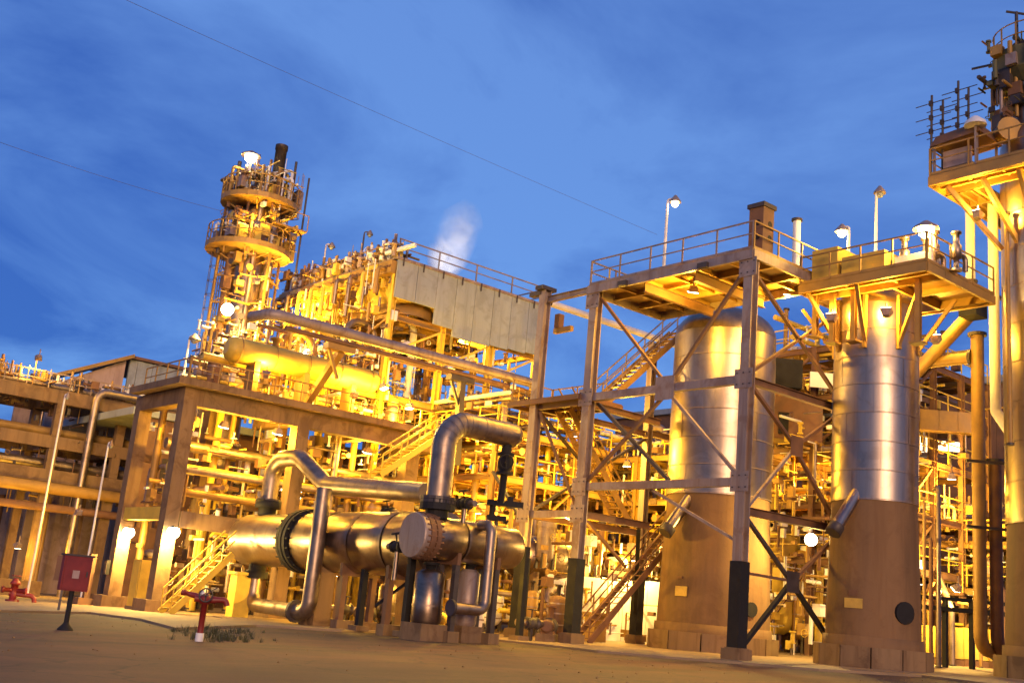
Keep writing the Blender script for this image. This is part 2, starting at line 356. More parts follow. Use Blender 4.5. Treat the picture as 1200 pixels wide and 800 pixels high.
def flood(label, p, aim, W, col=SOD, size=.42, group='sodium floodlights on the steelwork', lit=True, white=False, stalk=.5):
    """square floodlight on a short bracket; lens towards aim"""
    p = V(p); a = V(aim).normalized(); s, u = frame_for(a)
    root = thing('floodlight', label, 'lamp', p, group)
    if white: size_, size = size, size * .55
    rg = [[p - a * .28 + s * (i * size * .3) + u * (j * size * .25) for i, j in ((-1, -1), (1, -1), (1, 1), (-1, 1))],
          [p + s * (i * size * .55) + u * (j * size * .45) for i, j in ((-1, -1), (1, -1), (1, 1), (-1, 1))]]
    h = put('housing', MB().rings(rg, True, False), GALV, root)
    if white: put('lens', MB().sphere(p + a * .05, size_ * .5, 14, 8), LAMPW, root)
    else: put('lens', MB().box(p + a * .02, (size * .95, size * .75, .03), (s, u, a)), LAMP if lit else GREY, root)
    put('bracket', MB().bar(p - a * .2 + u * .0, p - a * .2 + V((0, 0, stalk)), .06), GALV, root)
    if lit: light(root, p + a * (.25 if not white else size_ * .5 + .2), W, col)
    return root
def pole_lamp(label, foot, top, arm, W=0, col=SOD, lit=True, m=None, group='lamp posts on the plant', hs=.35, white=False):
    foot, top = V(foot), V(top); arm = V(arm); root = thing('lamp_post', label, 'lamp post', foot, group); m = m or WHIT
    put('pole', MB().tube(foot, top, .075, 8, .055).box(foot + V((0, 0, .05)), (.3, .3, .1)), m, root)
    e = top + arm; put('arm', MB().sweep(rnd_path([top - V((0, 0, .02)), top + V((0, 0, .18)), e + V((0, 0, .18))], .15), .045, 6), m, root)
    put('lamp_hood', MB().lathe(e + V((0, 0, -.02)), (0, 0, 1), [(0, hs), (.08, hs * .95), (.25, hs * .45), (.34, hs * .2)], 14), GALV, root)
    put('lamp_glass', MB().sphere(e - V((0, 0, .06)), hs * .62, 10, 6), (LAMPW if white else LAMP) if lit else GREY, root)
    if lit and W: light(root, e - V((0, 0, .42)), W, col)
    return root
# ------------------------------------------------------------------ ground, road, paving
def zb(x, y): return zg(x, y) + .08
S_ = 4000
structure('ground', MB().add([(x, y, zg(x, y)) for x, y in ((-S_, -S_), (S_, -S_), (S_, S_), (-S_, S_))], [(0, 1, 2, 3)]), ASPH)
edge = [gnd(px, py) for px, py in ((-260, 700), (0, 717), (105, 719), (165, 727), (205, 738), (300, 734), (400, 740), (480, 742), (565, 749), (640, 757), (700, 764), (780, 771), (870, 778), (960, 786), (1080, 793), (1200, 808), (1400, 830))]
far = [V((140, 10, 0)), V((140, 190, 0)), V((-20, 190, 0)), V((-20, 60, 0))]
apr = [V((p.x, p.y, 0)) for p in edge] + far
n_ = len(apr)
top = [V((p.x, p.y, zg(p.x, p.y) + .08)) for p in apr]; bot = [p - V((0, 0, .1)) for p in top]
structure('plant_paving', MB().add(top + bot, [tuple(range(n_))] + [(i, i + n_, (i + 1) % n_ + n_, (i + 1) % n_) for i in range(n_)]), PAVE)
# ------------------------------------------------------------------ steel frame round the first tower
XF, YA, YB, YC, XR = 33.17, 25.73, 34.36, 37.88, 39.7
Z1, Z2, Z3, ZT = 10.67, 6.72, 5.56, 15.45
fr = thing('steel_frame', 'tall braced steel frame with black column feet around the wide tower', 'steel frame', (XF, 31, zb(XF, 31)))
def column(root, x, y, z1, w=.42, black=3.5, m=GALV, up=(1, 0, 0), blk=True, plinth=True, cap=False):
    z0 = zb(x, y); pl = .38 if plinth else 0
    c = put('column', MB().ibeam((x, y, z0 + pl), (x, y, z1), w, w, up, .05), m, root)
    if blk: put('black_sleeve', MB().box((x, y, z0 + pl + (black - pl) / 2), (w + .1, w + .1, black - pl)), BLCK, c)
    if plinth: put('footing', MB().box((x, y, z0 + pl / 2 - .1), (w * 1.9, w * 1.9, pl + .2)).box((x, y, z0 + pl + .02), (w * 1.5, w * 1.5, .04)), CONC, c)
    return c
column(fr, XF, YA, ZT + .3); column(fr, XF, YB, ZT + .2); column(fr, XF, YC, 16.2); column(fr, XR, YA, ZT, .36); column(fr, 40.9, YC, ZT, .36); column(fr, 45.5, YC, ZT, .34, m=OCHR)
put('cap_plate', MB().box((XF, YC, 16.3), (.9, .55, .18)).box((XF - .1, YC + .5, 16.1), (.3, .8, .2)), DARK, fr)
g = .22
beam(fr, 'beam', (XF - .05, YA + g, Z1), (XF - .05, YB - g, Z1), .26, .34, GALV, I=False)
beam(fr, 'beam', (XF - .05, YA + g, Z2), (XF - .05, YB - g, Z2), .26, .32, GALV, I=False)
beam(fr, 'beam', (XF, YB + g, Z3), (XF, YC - g, Z3), .24, .32, GALV, I=False)
beam(fr, 'beam', (XF, YB + g, 15.75), (XF, YC - g, 15.75), .22, .3, GALV)
beam(fr, 'beam', (XF, YB + g, 10.55), (XF, YC - g, 10.55), .24, .32, RUST)
for y, z in ((YA, Z1), (YA, Z2 - 1.05), (YC, Z3), (YC, 10.55)):
    beam(fr, 'beam', (XF + g, y, z), (XR - .2 if y == YA else 40.7, y, z), .24, .30, RUST)
beam(fr, 'beam', (XF + g, YB, Z3), (37.6, YB, Z3), .22, .3, RUST); beam(fr, 'beam', (XF + g, YB, 10.4), (37.9, YB, 10.4), .22, .3, RUST)
beam(fr, 'beam', (41.1, YC, Z1), (45.3, YC, Z1), .24, .3, RUST); beam(fr, 'beam', (41.1, YC, Z3), (45.3, YC, Z3), .24, .3, RUST)
ym = atX(783, 452, XF).y
def brace(a, b, m=GALV, w=.15): put('brace', MB().bar(a, b, w, w * .8), m, fr)
brace((XF, YB - .3, ZT - .2), (XF, ym + .15, Z1 + .25), RUST); brace((XF, YA + .3, ZT - .3), (XF, ym - .15, Z1 + .25), RUST)
brace((XF, ym - .15, Z1 - .25), (XF, YA + .3, Z2 + .3), GALV); brace((XF, ym + .15, Z1 - .25), (XF, YB - .3, Z2 + .3), RUST)
brace((XF + .35, YB - .25, Z1 - .2), (XF + .35, ym, Z2 + .25), DARK, .17)
brace((XF + .1, ym + .6, Z2 - .2), (XF + .1, YA + .4, 4.6), GALV, .13)
xm = XF + 3.2
brace((XF + .3, YA, Z1 - .2), (xm, YA, 8.6), RUST); brace((XR - .3, YA, Z1 - .2), (xm, YA, 8.6), RUST); brace((xm, YA, 8.55), (XF + .3, YA, Z2 - .9), GALV, .13); brace((xm, YA, 8.5), (XR - .3, YA, Z2 - .9), RUST)
brace((XF + .3, YA, 5.4), (xm, YA, 3.3), DARK); brace((xm, YA, 3.3), (XF + .3, YA, .75), BLCK, .18); brace((xm, YA, 3.3), (XR - .2, YA, .9), BLCK, .18); brace((XR - .3, YA, 5.4), (xm, YA, 3.3), RUST); brace((XF + .25, YA, 3.4), (xm, YA, 3.35), RUST, .12)
brace((XF + .3, YA, ZT - .5), (XR - .3, YA, Z1 + .4), RUST); brace((XR - .3, YA, ZT - .5), (XF + .3, YA, Z1 + .4), RUST)
brace((XF + .3, YB, Z3 - .2), (36.2, YB, 3.6), RUST, .14); brace((37.2, YB + .3, 5.3), (40.8, YC, 1.6), BLCK, .18); brace((XF + .3, YC, 10.3), (40.7, YC, Z3 + .2), DARK, .15); brace((40.7, YC, 10.3), (XF + .3, YC, Z3 + .2), DARK, .15)
brace((XF, YC + .1, 5.1), (XF - .1, YC + 2.6, 7.6), DARK, .14)
brace((XF, YC - .3, 10.3), (XF, YB + .3, Z3 + .3), RUST, .12)
for y, z in ((YA, Z1), (YB, Z1), (YA, Z2), (YB, Z2), (YA, ZT - .3), (YB, ZT - .3), (YB, Z3), (YC, Z3)):
    put('gusset', MB().bx(XF - .245, XF - .225, y - .42, y + .42, z - .38, z + .38), GALV, fr)
    for k in range(6): put('bolt', MB().tube((XF - .25, y - .3 + .3 * (k % 3), z - .22 + .44 * (k // 3)), (XF - .275, y - .3 + .3 * (k % 3), z - .22 + .44 * (k // 3)), .03, 6), DARK, fr)
put('gusset', MB().bx(XF - .21, XF - .19, ym - .5, ym + .5, Z1 - .5, Z1 + .5), GALV, fr); put('gusset', MB().bx(xm - .4, xm + .4, YA - .1, YA - .085, 2.9, 3.7), DARK, fr); put('gusset', MB().bx(xm - .4, xm + .4, YA - .1, YA - .085, 8.2, 9.0), RUST, fr)
# top platform of the frame
def deck(root, x0, x1, y0, y1, z, nx, ny, m=OCHR, em=GALV, jh=.28, t=.05, edge_h=.38):
    dx, dy = (x1 - x0) / nx, (y1 - y0) / ny
    for i in range(nx):
        for j in range(ny):
            put('deck_panel', MB().bx(x0 + dx * i + .01, x0 + dx * (i + 1) - .01, y0 + dy * j + .01, y0 + dy * (j + 1) - .01, z - t, z + rnd.uniform(0, .012)), m, root)
    for i in range(nx + 1):
        x = x0 + dx * i
        if 0 < i < nx: beam(root, 'joist', (x, y0 + .1, z - t - jh / 2 - .003), (x, y1 - .1, z - t - jh / 2 - .003), .14, jh, m)
    for j in range(1, ny):
        y = y0 + dy * j; beam(root, 'cross_joist', (x0 + .1, y, z - t - jh * .4 - .006), (x1 - .1, y, z - t - jh * .4 - .006), .1, jh * .7, m)
    for a, b in (((x0, y0), (x0, y1)), ((x1, y0), (x1, y1)), ((x0, y0), (x1, y0)), ((x0, y1), (x1, y1))):
        beam(root, 'edge_beam', (*a, z - edge_h / 2 - .055), (*b, z - edge_h / 2 - .055), .12, edge_h, em, I=False)
tp = thing('upper_platform', 'railed steel platform on top of the braced frame above the domed tower', 'platform', (XF, YA, ZT))
deck(tp, XF - .25, 37.9, YA - .25, YB + .35, ZT + .45, 3, 6)
for y in (28.6, 31.4): beam(tp, 'girder', (XF, y, ZT - .12), (37.8, y, ZT - .12), .2, .42, RUST)
z_ = ZT + .45
handrail(tp, [(37.8, YB + .3, z_), (XF - .2, YB + .3, z_), (XF - .2, YA - .2, z_)], GALV, 1.15, 1.9)
handrail(tp, [(XF - .2, YA - .2, z_), (37.8, YA - .2, z_)], OCHR, 1.15, 1.9)
handrail(tp, [(XF - .15, YB + .32, z_), (XF + 2.2, YB + .32, z_)], YELL, 1.15, 1.1)
for y in (27.9, 32.4): put('junction_box', MB().box((XF - .36, y, ZT + .12), (.2, .5, .22)), DARK, tp)
ch = atX(891, 297, 34.0)
st = thing('exhaust_stack', 'square rust-brown exhaust duct with two holes rising beside the frame corner column', 'duct', ch)
zt_ = atV(892, 243, ch.x, ch.y).z; zb_ = ZT + .45
put('duct_body', MB().bx(ch.x - .35, ch.x + .35, ch.y - .35, ch.y + .35, zb_, zt_), RUST, st)
put('collar', MB().bx(ch.x - .42, ch.x + .42, ch.y - .42, ch.y + .42, zt_ - .12, zt_ + .06), DARK, st)
for k, dz in enumerate((.75, 1.35)):
    put('port', MB().tube((ch.x - .36, ch.y - .1, zb_ + dz), (ch.x - .30, ch.y - .1, zb_ + dz), .13, 10), BLCK, st)
    put('port', MB().tube((ch.x + .1, ch.y - .36, zb_ + dz), (ch.x + .1, ch.y - .30, zb_ + dz), .13, 10), BLCK, st)
wp = atY(932, 325, 26.4); wt = atV(931, 258, wp.x, wp.y)
pipe('vent_pipe', 'white vent pipe with dark cowl standing right of the square duct', [(wp.x, wp.y, ZT + .4), (wp.x, wp.y, wt.z)], .16, WHIT, fl=(0, -1), cat='pipe')
# stairs of the frame
a = atY(681, 742, 36.1); b = atY(787, 630, 36.1)
stair('staircase', 'lowest dark stair flight rising from the paving behind the frame column', (a.x, 36.1, zb(a.x, 36.1)), (b.x, 36.1, Z3 + .1), 1.0, 20, RUST)
stair('staircase', 'middle stair flight of the frame with pale treads', (38.9, 37.2, Z3 + .2), (34.3, 37.2, 10.6), .9, 18, OCHR)
a = atY(697, 462, 36.2); b = atY(795, 376, 36.2)
stair('staircase', 'topmost stair flight against the sky up to the frame platform', (a.x, 36.2, 10.75), (b.x, 36.2, ZT + .3), 1.0, 18, OCHR, rail=GALV)
lp = thing('stair_landing', 'small railed landing between the two left frame columns', 'platform', (XF, 36, 10.6))
deck(lp, XF - .35, 35.6, YB + .3, YC + 1.6, 10.86, 2, 3, RUST, RUST, .16, .04, .2)
handrail(lp, [(35.5, YB + 1.5, 10.86), (35.5, YC + 1.5, 10.86), (XF - .25, YC + 1.5, 10.86)], OCHR, 1.1, 1.5)
# ------------------------------------------------------------------ towers
def tower(name, label, x, y, r, zs, zt, courses, flare=1.06, dome=True, top=None):
    z0 = zb(x, y); root = thing(name, label, 'tower', (x, y, z0))
    put('skirt', MB().lathe((x, y, z0 + .9), (0, 0, 1), [(0, r * flare), (zs - z0 - .9, r * .985)], 40), FIRE, root)
    put('skirt_ring', MB().lathe((x, y, z0 + .7), (0, 0, 1), [(0, r * flare + .10), (.42, r * flare + .08), (.42, r * flare - .05)], 40), FIRE, root)
    h = (zt - zs) / courses
    for k in range(courses):
        e = .012 * (k % 2); put('cladding_course', MB().lathe((x, y, zs + h * k), (0, 0, 1), [(0, r + .012 - e), (h - .012, r + .012 - e)], 56, False), CLAD, root)
        put('cladding_strap', MB().lathe((x, y, zs + h * k + .02), (0, 0, 1), [(0, r + .019), (.03, r + .019)], 48, False, False), GALV, root)
        for q in range(4):
            an = q * math.pi / 2 + k * .7; p = V((x + (r + .024) * math.cos(an), y + (r + .024) * math.sin(an), zs + h * k))
            put('seam', MB().box(p + V((0, 0, h / 2)), (.05, .012, h - .05), (V((-math.sin(an), math.cos(an), 0)), V((math.cos(an), math.sin(an), 0)), V((0, 0, 1)))), CLAD, root)
    if dome:
        put('dome', MB().lathe((x, y, zt), (0, 0, 1), [(r * .62 * math.sin(t), r * math.cos(t)) for t in [math.pi / 2 * i / 9 for i in range(10)]], 40, False), VESS, root)
        put('dome_nozzle', MB().lathe((x, y, zt + r * .53), (0, 0, 1), [(0, .3), (.7, .3), (.7, .5), (.85, .5)], 14), VESS, root)
    # octagonal plinth of cast blocks
    for i in range(12):
        a0, a1 = 2 * math.pi * i / 12 + .01, 2 * math.pi * (i + 1) / 12 - .01; R1, R0 = r * flare + .42 + rnd.uniform(-.012, .012), r * flare - .5
        vs = [V((x + R * math.cos(t), y + R * math.sin(t), z)) for z in (z0 - .25, z0 + .74) for R, t in ((R0, a0), (R1, a0), (R1, a1), (R0, a1))]
        put('plinth_block', MB().add(vs, [(3, 2, 1, 0), (4, 5, 6, 7), (0, 1, 5, 4), (1, 2, 6, 5), (2, 3, 7, 6), (3, 0, 4, 7)]), CONC, root)
    return root, z0
def front(x, y, r, px, py=600):  # point of a round shell met by a sight line of the photograph
    best = None
    for i in range(720):
        t = 2 * math.pi * i / 720; n = V((math.cos(t), math.sin(t), 0)); p = V((x, y, 0)) + n * r
        if n.dot(p) > 0: continue
        q = atV(px, py, p.x, p.y); p.z = q.z; d = p - CAM; e = abs(600 + FOC * d.dot(RGT) / d.dot(FWD) - px)
        if best is None or e < best[0]: best = (e, p, t)
    return best[1], best[2]
T1x, T1y, T1r = 40.42, 32.75, 2.40
f1 = V((T1x, T1y, 0)) - V((T1x, T1y, 0)).normalized() * T1r
t1, z0 = tower('clad_tower', 'wide domed tower in pale metal cladding on a brown skirt inside the braced frame', T1x, T1y, T1r, zat(845, 578, f1.x, f1.y), zat(848, 382, f1.x, f1.y), 6)
def chute(root, p, r=.26):
    d = (-_rh * .55 - _fh * .30 + V((0, 0, -.85))).normalized(); p = V(p)
    put('vent_chute', MB().lathe(p - d * .35, d, [(0, r), (1.75, r)], 14), CLAD, root); put('vent_mouth', MB().lathe(p + d * 1.4, d, [(0, r * 1.25), (.38, r * 1.25), (.38, r)], 14), DARK, root)
def plate(root, px, py, x, y, r, wd, hg, m=SIGN, name='name_plate', rflare=1.04):
    p, t = front(x, y, r * rflare + .02, px, py); n = V((math.cos(t), math.sin(t), 0)); z = p.z
    put(name, MB().box((p.x, p.y, z), (wd, .05, hg), (V((-n.y, n.x, 0)), n, V((0, 0, 1)))), m, root)
p, t = front(T1x, T1y, T1r, 803, 590); chute(t1, p)
plate(t1, 798, 692, T1x, T1y, T1r, .62, .42); plate(t1, 796, 676, T1x, T1y, T1r, .3, .1, RUST, 'small_plate')
p, t = front(T1x, T1y, T1r * 1.06, 880, 714); put('handhole', MB().lathe((p.x, p.y, zat(880, 714, p.x, p.y)), (math.cos(t), math.sin(t), 0), [(-.1, .32), (.06, .32)], 16), BLCK, t1)
T2x, T2y, T2r = 39.25, 23.95, 1.66
f2 = V((T2x, T2y, 0)) - V((T2x, T2y, 0)).normalized() * T2r
t2, z0 = tower('clad_tower', 'slimmer tower in striped metal cladding carrying an ochre platform, on a brown skirt', T2x, T2y, T2r, zat(1026, 585, f2.x, f2.y), zat(1028, 352, f2.x, f2.y), 7, 1.08)
p, t = front(T2x, T2y, T2r, 1000, 584); chute(t2, p, .24)
plate(t2, 1000, 706, T2x, T2y, T2r, .70, .36); plate(t2, 1000, 694, T2x, T2y, T2r, .34, .22, RUST, 'small_plate')
p, t = front(T2x, T2y, T2r * 1.06, 1060, 718); put('handhole', MB().lathe((p.x, p.y, zat(1060, 718, p.x, p.y)), (math.cos(t), math.sin(t), 0), [(-.1, .42), (.06, .42)], 16), BLCK, t2)
T3 = atD(1262, 790, 41); T3x, T3y, T3r = T3.x, T3.y, 2.35
f3 = V((T3x, T3y, 0)) - V((T3x, T3y, 0)).normalized() * T3r
t3, z0 = tower('clad_tower', 'tall metal-clad tower cut off by the right edge of the picture', T3x, T3y, T3r, zat(1230, 610, f3.x, f3.y), zat(1230, 150, f3.x, f3.y), 10, 1.05, dome=True)
# platform of the second tower
x0 = 36.2; pa, pb = atX(937, 331, x0), atX(1086, 308, x0); zp = (pa.z + pb.z) / 2; y0, y1 = pb.y, pa.y; x1 = atY(1165, 345, y0).x
p2 = thing('tower_platform', 'ochre railed platform round the head of the slimmer tower', 'platform', (x0, y0, zp))
x1 = min(x1, 44.0)
for (xa, xb, ya, yb) in ((x0, T2x - 1.8, y0, y1), (T2x + 1.8, x1, y0, y1), (T2x - 1.78, T2x + 1.78, y0, T2y - 1.8), (T2x - 1.78, T2x + 1.78, T2y + 1.8, y1)):
    deck(p2, xa, xb, ya, yb, zp, 2, 3 if yb - ya > 4 else 1, OCHR, OCHR, .26, .05, .34)
handrail(p2, [(x0, y1, zp), (x0, y0, zp)], OCHR, 1.15, 1.5); handrail(p2, [(x0, y0, zp), (x1, y0, zp)], OCHR, 1.15, 1.5)
for an in range(8):
    t = an * math.pi / 4 + .3; c, s = math.cos(t), math.sin(t)
    put('bracket', MB().bar((T2x + c * 1.68, T2y + s * 1.68, zp - 2.4), (T2x + c * 3.1, T2y + s * 3.1, zp - .35), .14).bar((T2x + c * 1.7, T2y + s * 1.7, zp - 2.6), (T2x + c * 1.7, T2y + s * 1.7, zp - .4), .2, .12), OCHR, p2)
for px, py in ((1000, 400), (1076, 402), (955, 395), (975, 402)):
    q = atX(px, py, x0 + .9); put('hanger_post', MB().ibeam((q.x, q.y, q.z), (q.x, q.y, zp - .3), .2, .2, (1, 0, 0)).box((q.x, q.y, q.z), (.5, .5, .08)), OCHR, p2)
put('duct_box', MB().bx(x0 + .4, x0 + 2.0, y1 - 1.5, y1 - .3, zp + .05, zp + 1.5), YELL, p2); put('duct_box', MB().bx(x0 + .4, x0 + 1.6, y1 - 3.6, y1 - 1.7, zp + .05, zp + .95), YELL, p2)
put('pale_cabinet', MB().bx(x0 + .8, x0 + 1.9, y1 - 5.1, y1 - 3.8, zp + .03, zp + .7), WHIT, p2)
for dx_, dy_ in ((-2.3, .6), (-1.9, -1.6), (2.6, -1.2)): flood('floodlight under the ochre tower platform, ' + ('left side' if dy_ > 0 else 'near corner' if dx_ < 0 else 'right side'), (T2x + dx_, T2y + dy_, zp - 1.3), (.3, .1, .9), 650)
# valve station on that platform
vs_ = thing('valve_station', 'pale cluster of relief valves standing on the ochre tower platform', 'valves', (x0 + 1.4, (y0 + y1) / 2 - 1.6, zp))
for k in range(4):
    q = V((x0 + 1.2 + .5 * (k % 2), (y0 + y1) / 2 - 1.2 - .62 * k, zp)); put('valve_stem', MB().lathe(q, (0, 0, 1), [(0, .22), (.1, .22), (.1, .1), (.5, .1), (.5, .2), (1.0, .2), (1.1, .12), (1.5, .12), (1.5, .2), (1.58, .2)], 10), PIPE, vs_)
    put('outlet_elbow', MB().sweep(rnd_path([q + V((0, 0, .7)), q + V((.5, -.1, .7)), q + V((.5, -.1, .1))], .2), .1, 8), PIPE, vs_)
# high platform of the right tower
x0 = 40.3; pa = atX(1089, 206, x0); zp3 = pa.z; y1 = pa.y; y0 = y1 - 8.5; x1 = T3x + 3.4
p3 = thing('high_platform', 'highest ochre platform reaching out from the right-hand tower over the sky', 'platform', (x0, y1, zp3))
for (xa, xb, ya, yb) in ((x0, T3x - 2.5, y0, y1), (T3x - 2.48, x1, T3y + 2.5, y1)):
    deck(p3, xa, xb, ya, yb, zp3, 3, 6 if yb - ya > 5 else 3, OCHR, OCHR, .3, .05, .42)
handrail(p3, [(x1, y1, zp3), (x0, y1, zp3), (x0, y0, zp3)], OCHR, 1.2, 1.7)
for k in range(5):
    y = y1 - .6 - k * 1.5; put('knee_brace', MB().bar((x0 + .4, y, zp3 - .5), (T3x - 2.0, T3y + (y - T3y) * .5, zp3 - 3.2), .18), OCHR, p3)

for k, (dx_, dy_) in enumerate(((1.0, -1.6), (1.4, -4.2))): flood('floodlight aimed up beneath the highest platform, ' + ('outer one' if k == 0 else 'inner one'), (x0 + dx_, y1 + dy_, zp3 - 1.7), (.2, 0, .95), 900)
# things on the high platform
hx, hy = x0 + 1.0, y1 - .9
ib = thing('instrument_shelter', 'small brown-roofed instrument shelter on the corner of the highest platform', 'shelter', (hx, hy, zp3))
put('roof', MB().add([(hx - 1.0, hy - 1.3, zp3 + 1.45), (hx + 1.0, hy - 1.3, zp3 + 1.45), (hx + 1.0, hy + .9, zp3 + 1.3), (hx - 1.0, hy + .9, zp3 + 1.3), (hx - .8, hy - 1.1, zp3 + 1.95), (hx + .8, hy - 1.1, zp3 + 1.95), (hx + .8, hy + .7, zp3 + 1.8), (hx - .8, hy + .7, zp3 + 1.8)], [(3, 2, 1, 0), (4, 5, 6, 7), (0, 1, 5, 4), (1, 2, 6, 5), (2, 3, 7, 6), (3, 0, 4, 7)]), RUST, ib)
for i, j in ((-.85, -1.1), (.85, -1.1), (.85, .75), (-.85, .75)): inst('leg', post_mesh(1.45, GALV, .09), (hx + i, hy + j, zp3 + .01), ib)
put('gauge_panel', MB().bx(hx - .6, hx - .45, hy - .7, hy + .5, zp3 + .35, zp3 + 1.1), PINK, ib); put('pump_set', MB().lathe((hx, hy - .5, zp3 + .35), (0, 1, 0), [(0, .3), (.6, .3), (.6, .2), (1.1, .2)], 12), DARK, ib)
for k, (px, pyt, nm) in enumerate(((1091, 112, 'leftmost of the dark antenna masts above the highest platform'), (1104, 118, 'shortest dark antenna mast over the shelter roof'), (1122, 95, 'tallest dark antenna mast over the shelter roof'), (1134, 103, 'rightmost dark antenna mast beside the shelter'))):
    q = atX(px, 165, x0 + .1 + .5 * k); q2 = atV(px + 1, pyt, q.x, q.y)
    an = thing('antenna_mast', nm, 'antenna', (q.x, q.y, zp3), 'antenna masts on the highest platform')
    put('mast', MB().tube((q.x, q.y, zp3), q2, .05, 6), DARK, an)
    for j, zf in enumerate((.55, .72, .9)):
        z = zp3 + (q2.z - zp3) * zf; put('cross_arm', MB().bar((q.x, q.y - .9 + .2 * (k % 2), z), (q.x, q.y + .7, z), .03), DARK, an); put('clamp', MB().box((q.x, q.y, z), (.14, .14, .22)), DARK, an)
hl = thing('hood_lamp', 'small hooded lamp on the rail beside the shelter', 'lamp', atX(1143, 150, x0)); q = atX(1143, 146, x0)
put('stalk', MB().bar((q.x, q.y, zp3), (q.x, q.y, q.z), .07), GALV, hl); put('hood', MB().lathe((q.x, q.y, q.z - .05), (0, 0, 1), [(0, .45), (.15, .42), (.4, .12)], 12), WHIT, hl)
# crown vessel above
cv = atD(1212, 130, 47); zc0 = zp3; root = thing('crown_vessel', 'dark bulging vessel head with railed ring high at the right edge', 'vessel', (cv.x, cv.y, zp3))
zb1, zb2, zb3 = zat(1205, 165, cv.x, cv.y), zat(1205, 100, cv.x, cv.y), zat(1205, 62, cv.x, cv.y)
put('neck', MB().lathe((cv.x, cv.y, zp3 - 3), (0, 0, 1), [(0, .95), (zb2 - zp3 + 3, .95)], 20), VESS, root)
put('ring_platform', MB().lathe((cv.x, cv.y, zb2 - .2), (0, 0, 1), [(0, 1.0), (.5, 1.5), (1.4, 1.65), (1.4, 1.0)], 20, False, False), OLIV, root)
fittings(root, cv.x - 1.8, cv.x + 1.8, cv.y - 1.8, cv.y + 1.8, zb2 - 2.0, zb3 + .6, 45, (OLIV, DARK, OCHR, RUST))
for i in range(26):
    t = rnd.uniform(0, 6.28); R_g = rnd.uniform(1.0, 1.7); z = rnd.uniform(zp3 + 1.5, zb3); p_ = V((cv.x + R_g * math.cos(t), cv.y + R_g * math.sin(t), z))
    if i % 3: put('equipment_box', MB().box(p_, (rnd.uniform(.2, .6), rnd.uniform(.2, .6), rnd.uniform(.3, 1.0))), rnd.choice((DARK, RUST, OCHR, GALV)), root)
    else: put('riser', MB().tube(p_ - V((0, 0, 1.5)), p_ + V((0, 0, rnd.uniform(.3, 1.4))), .08, 8), rnd.choice((DARK, GALV, OCHR)), root)
put('drum', MB().lathe((cv.x, cv.y, zb2), (0, 0, 1), [(0, 1.2), (zb3 - zb2, 1.2), (zb3 - zb2 + .3, .5)], 20), DARK, root)
for i in range(14):
    t = 2 * math.pi * i / 14; inst('post', post_mesh(1.1, OCHR), (cv.x + 1.58 * math.cos(t), cv.y + 1.58 * math.sin(t), zb2 + 1.2), root)
put('top_rail', MB().torus((cv.x, cv.y, zb2 + 2.3), (0, 0, 1), 1.58, .035, 28, 4).torus((cv.x, cv.y, zb2 + 1.75), (0, 0, 1), 1.58, .03, 28, 4), OCHR, root)
put('davit', MB().sweep(rnd_path([(cv.x, cv.y, zb3), (cv.x, cv.y, zb3 + 1.8), (cv.x - .5, cv.y + .9, zb3 + 2.1)], .3), .06, 6), DARK, root)
put('cross_arm', MB().bar((cv.x, cv.y + .6, zb3 - .1), (cv.x - .3, cv.y + 2.6, zb3 - .05), .08), DARK, root)
mh = atD(1182, 152, 45.5); put('manway', MB().lathe(mh, -_fh, [(-.6, .4), (0, .4), (0, .52), (.14, .52)], 14), OCHR, root)

# ------------------------------------------------------------------ exchangers
# first: domed channel head, axis along Y
h0 = atD(288, 632, 53); vx, vz = h0.x, h0.z; vr = 1.24; vy1 = h0.y; vy0 = 33.4
v1 = thing('heat_exchanger', 'long horizontal exchanger with a shiny domed head and black bolted flange', 'heat exchanger', (vx, vy1, zb(vx, vy1)))
yf = atX(358, 632, vx).y
put('channel_head', MB().lathe((vx, yf + .25, vz), (0, 1, 0), [(0, vr * .97), (vy1 - yf - .9, vr * .97)] + [(vy1 - yf - .9 + vr * .78 * math.sin(t), vr * .97 * math.cos(t)) for t in [math.pi / 2 * i / 7 for i in range(1, 8)]], 32), CLAD, v1)
for k, (dy, rr) in enumerate(((.1, 1.13), (-.18, 1.15), (-.46, 1.13))):
    fo = put('girth_flange', MB().lathe((vx, yf + dy - .1, vz), (0, 1, 0), [(0, vr * rr), (.2, vr * rr)], 32, smooth=False), BLCK, v1)
    for i in range(20):
        t = 2 * math.pi * i / 20
        if k == 1: put('bolt', MB().tube((vx + vr * 1.08 * math.cos(t), yf - .75, vz + vr * 1.08 * math.sin(t)), (vx + vr * 1.08 * math.cos(t), yf + .45, vz + vr * 1.08 * math.sin(t)), .045, 6), BLCK, fo)
ls = yf - .6 - vy0
for k in range(4):
    h = ls / 4; put('shell_course', MB().lathe((vx, vy0 + h * k, vz), (0, 1, 0), [(0, vr * 1.02 + .012 * (k % 2)), (h - .03, vr * 1.02 + .004), (h, vr * 1.0)], 36, k == 0), VESS, v1)
    put('shell_band', MB().lathe((vx, vy0 + h * k + .02, vz), (0, 1, 0), [(0, vr * 1.02 + .03), (.09, vr * 1.02 + .03)], 36, False, False), PIPE, v1)
for y in (yf - 2.2, vy0 + 2.2, vy0 + 5.5):
    zz_ = zb(vx, y); sa = put('saddle', MB().bx(vx - .9, vx + .9, y - .1, y + .1, vz - vr * 1.12, vz - vr * .55), RUST, v1); [put('saddle_leg', MB().bx(vx + q_ - .12, vx + q_ + .12, y - .12, y + .12, zz_ + .3, vz - vr * 1.12), RUST, sa) for q_ in (-.72, .72)]; put('pedestal', MB().bx(vx - .95, vx + .95, y - .25, y + .25, zz_ - .1, zz_ + .32), CONC, sa)
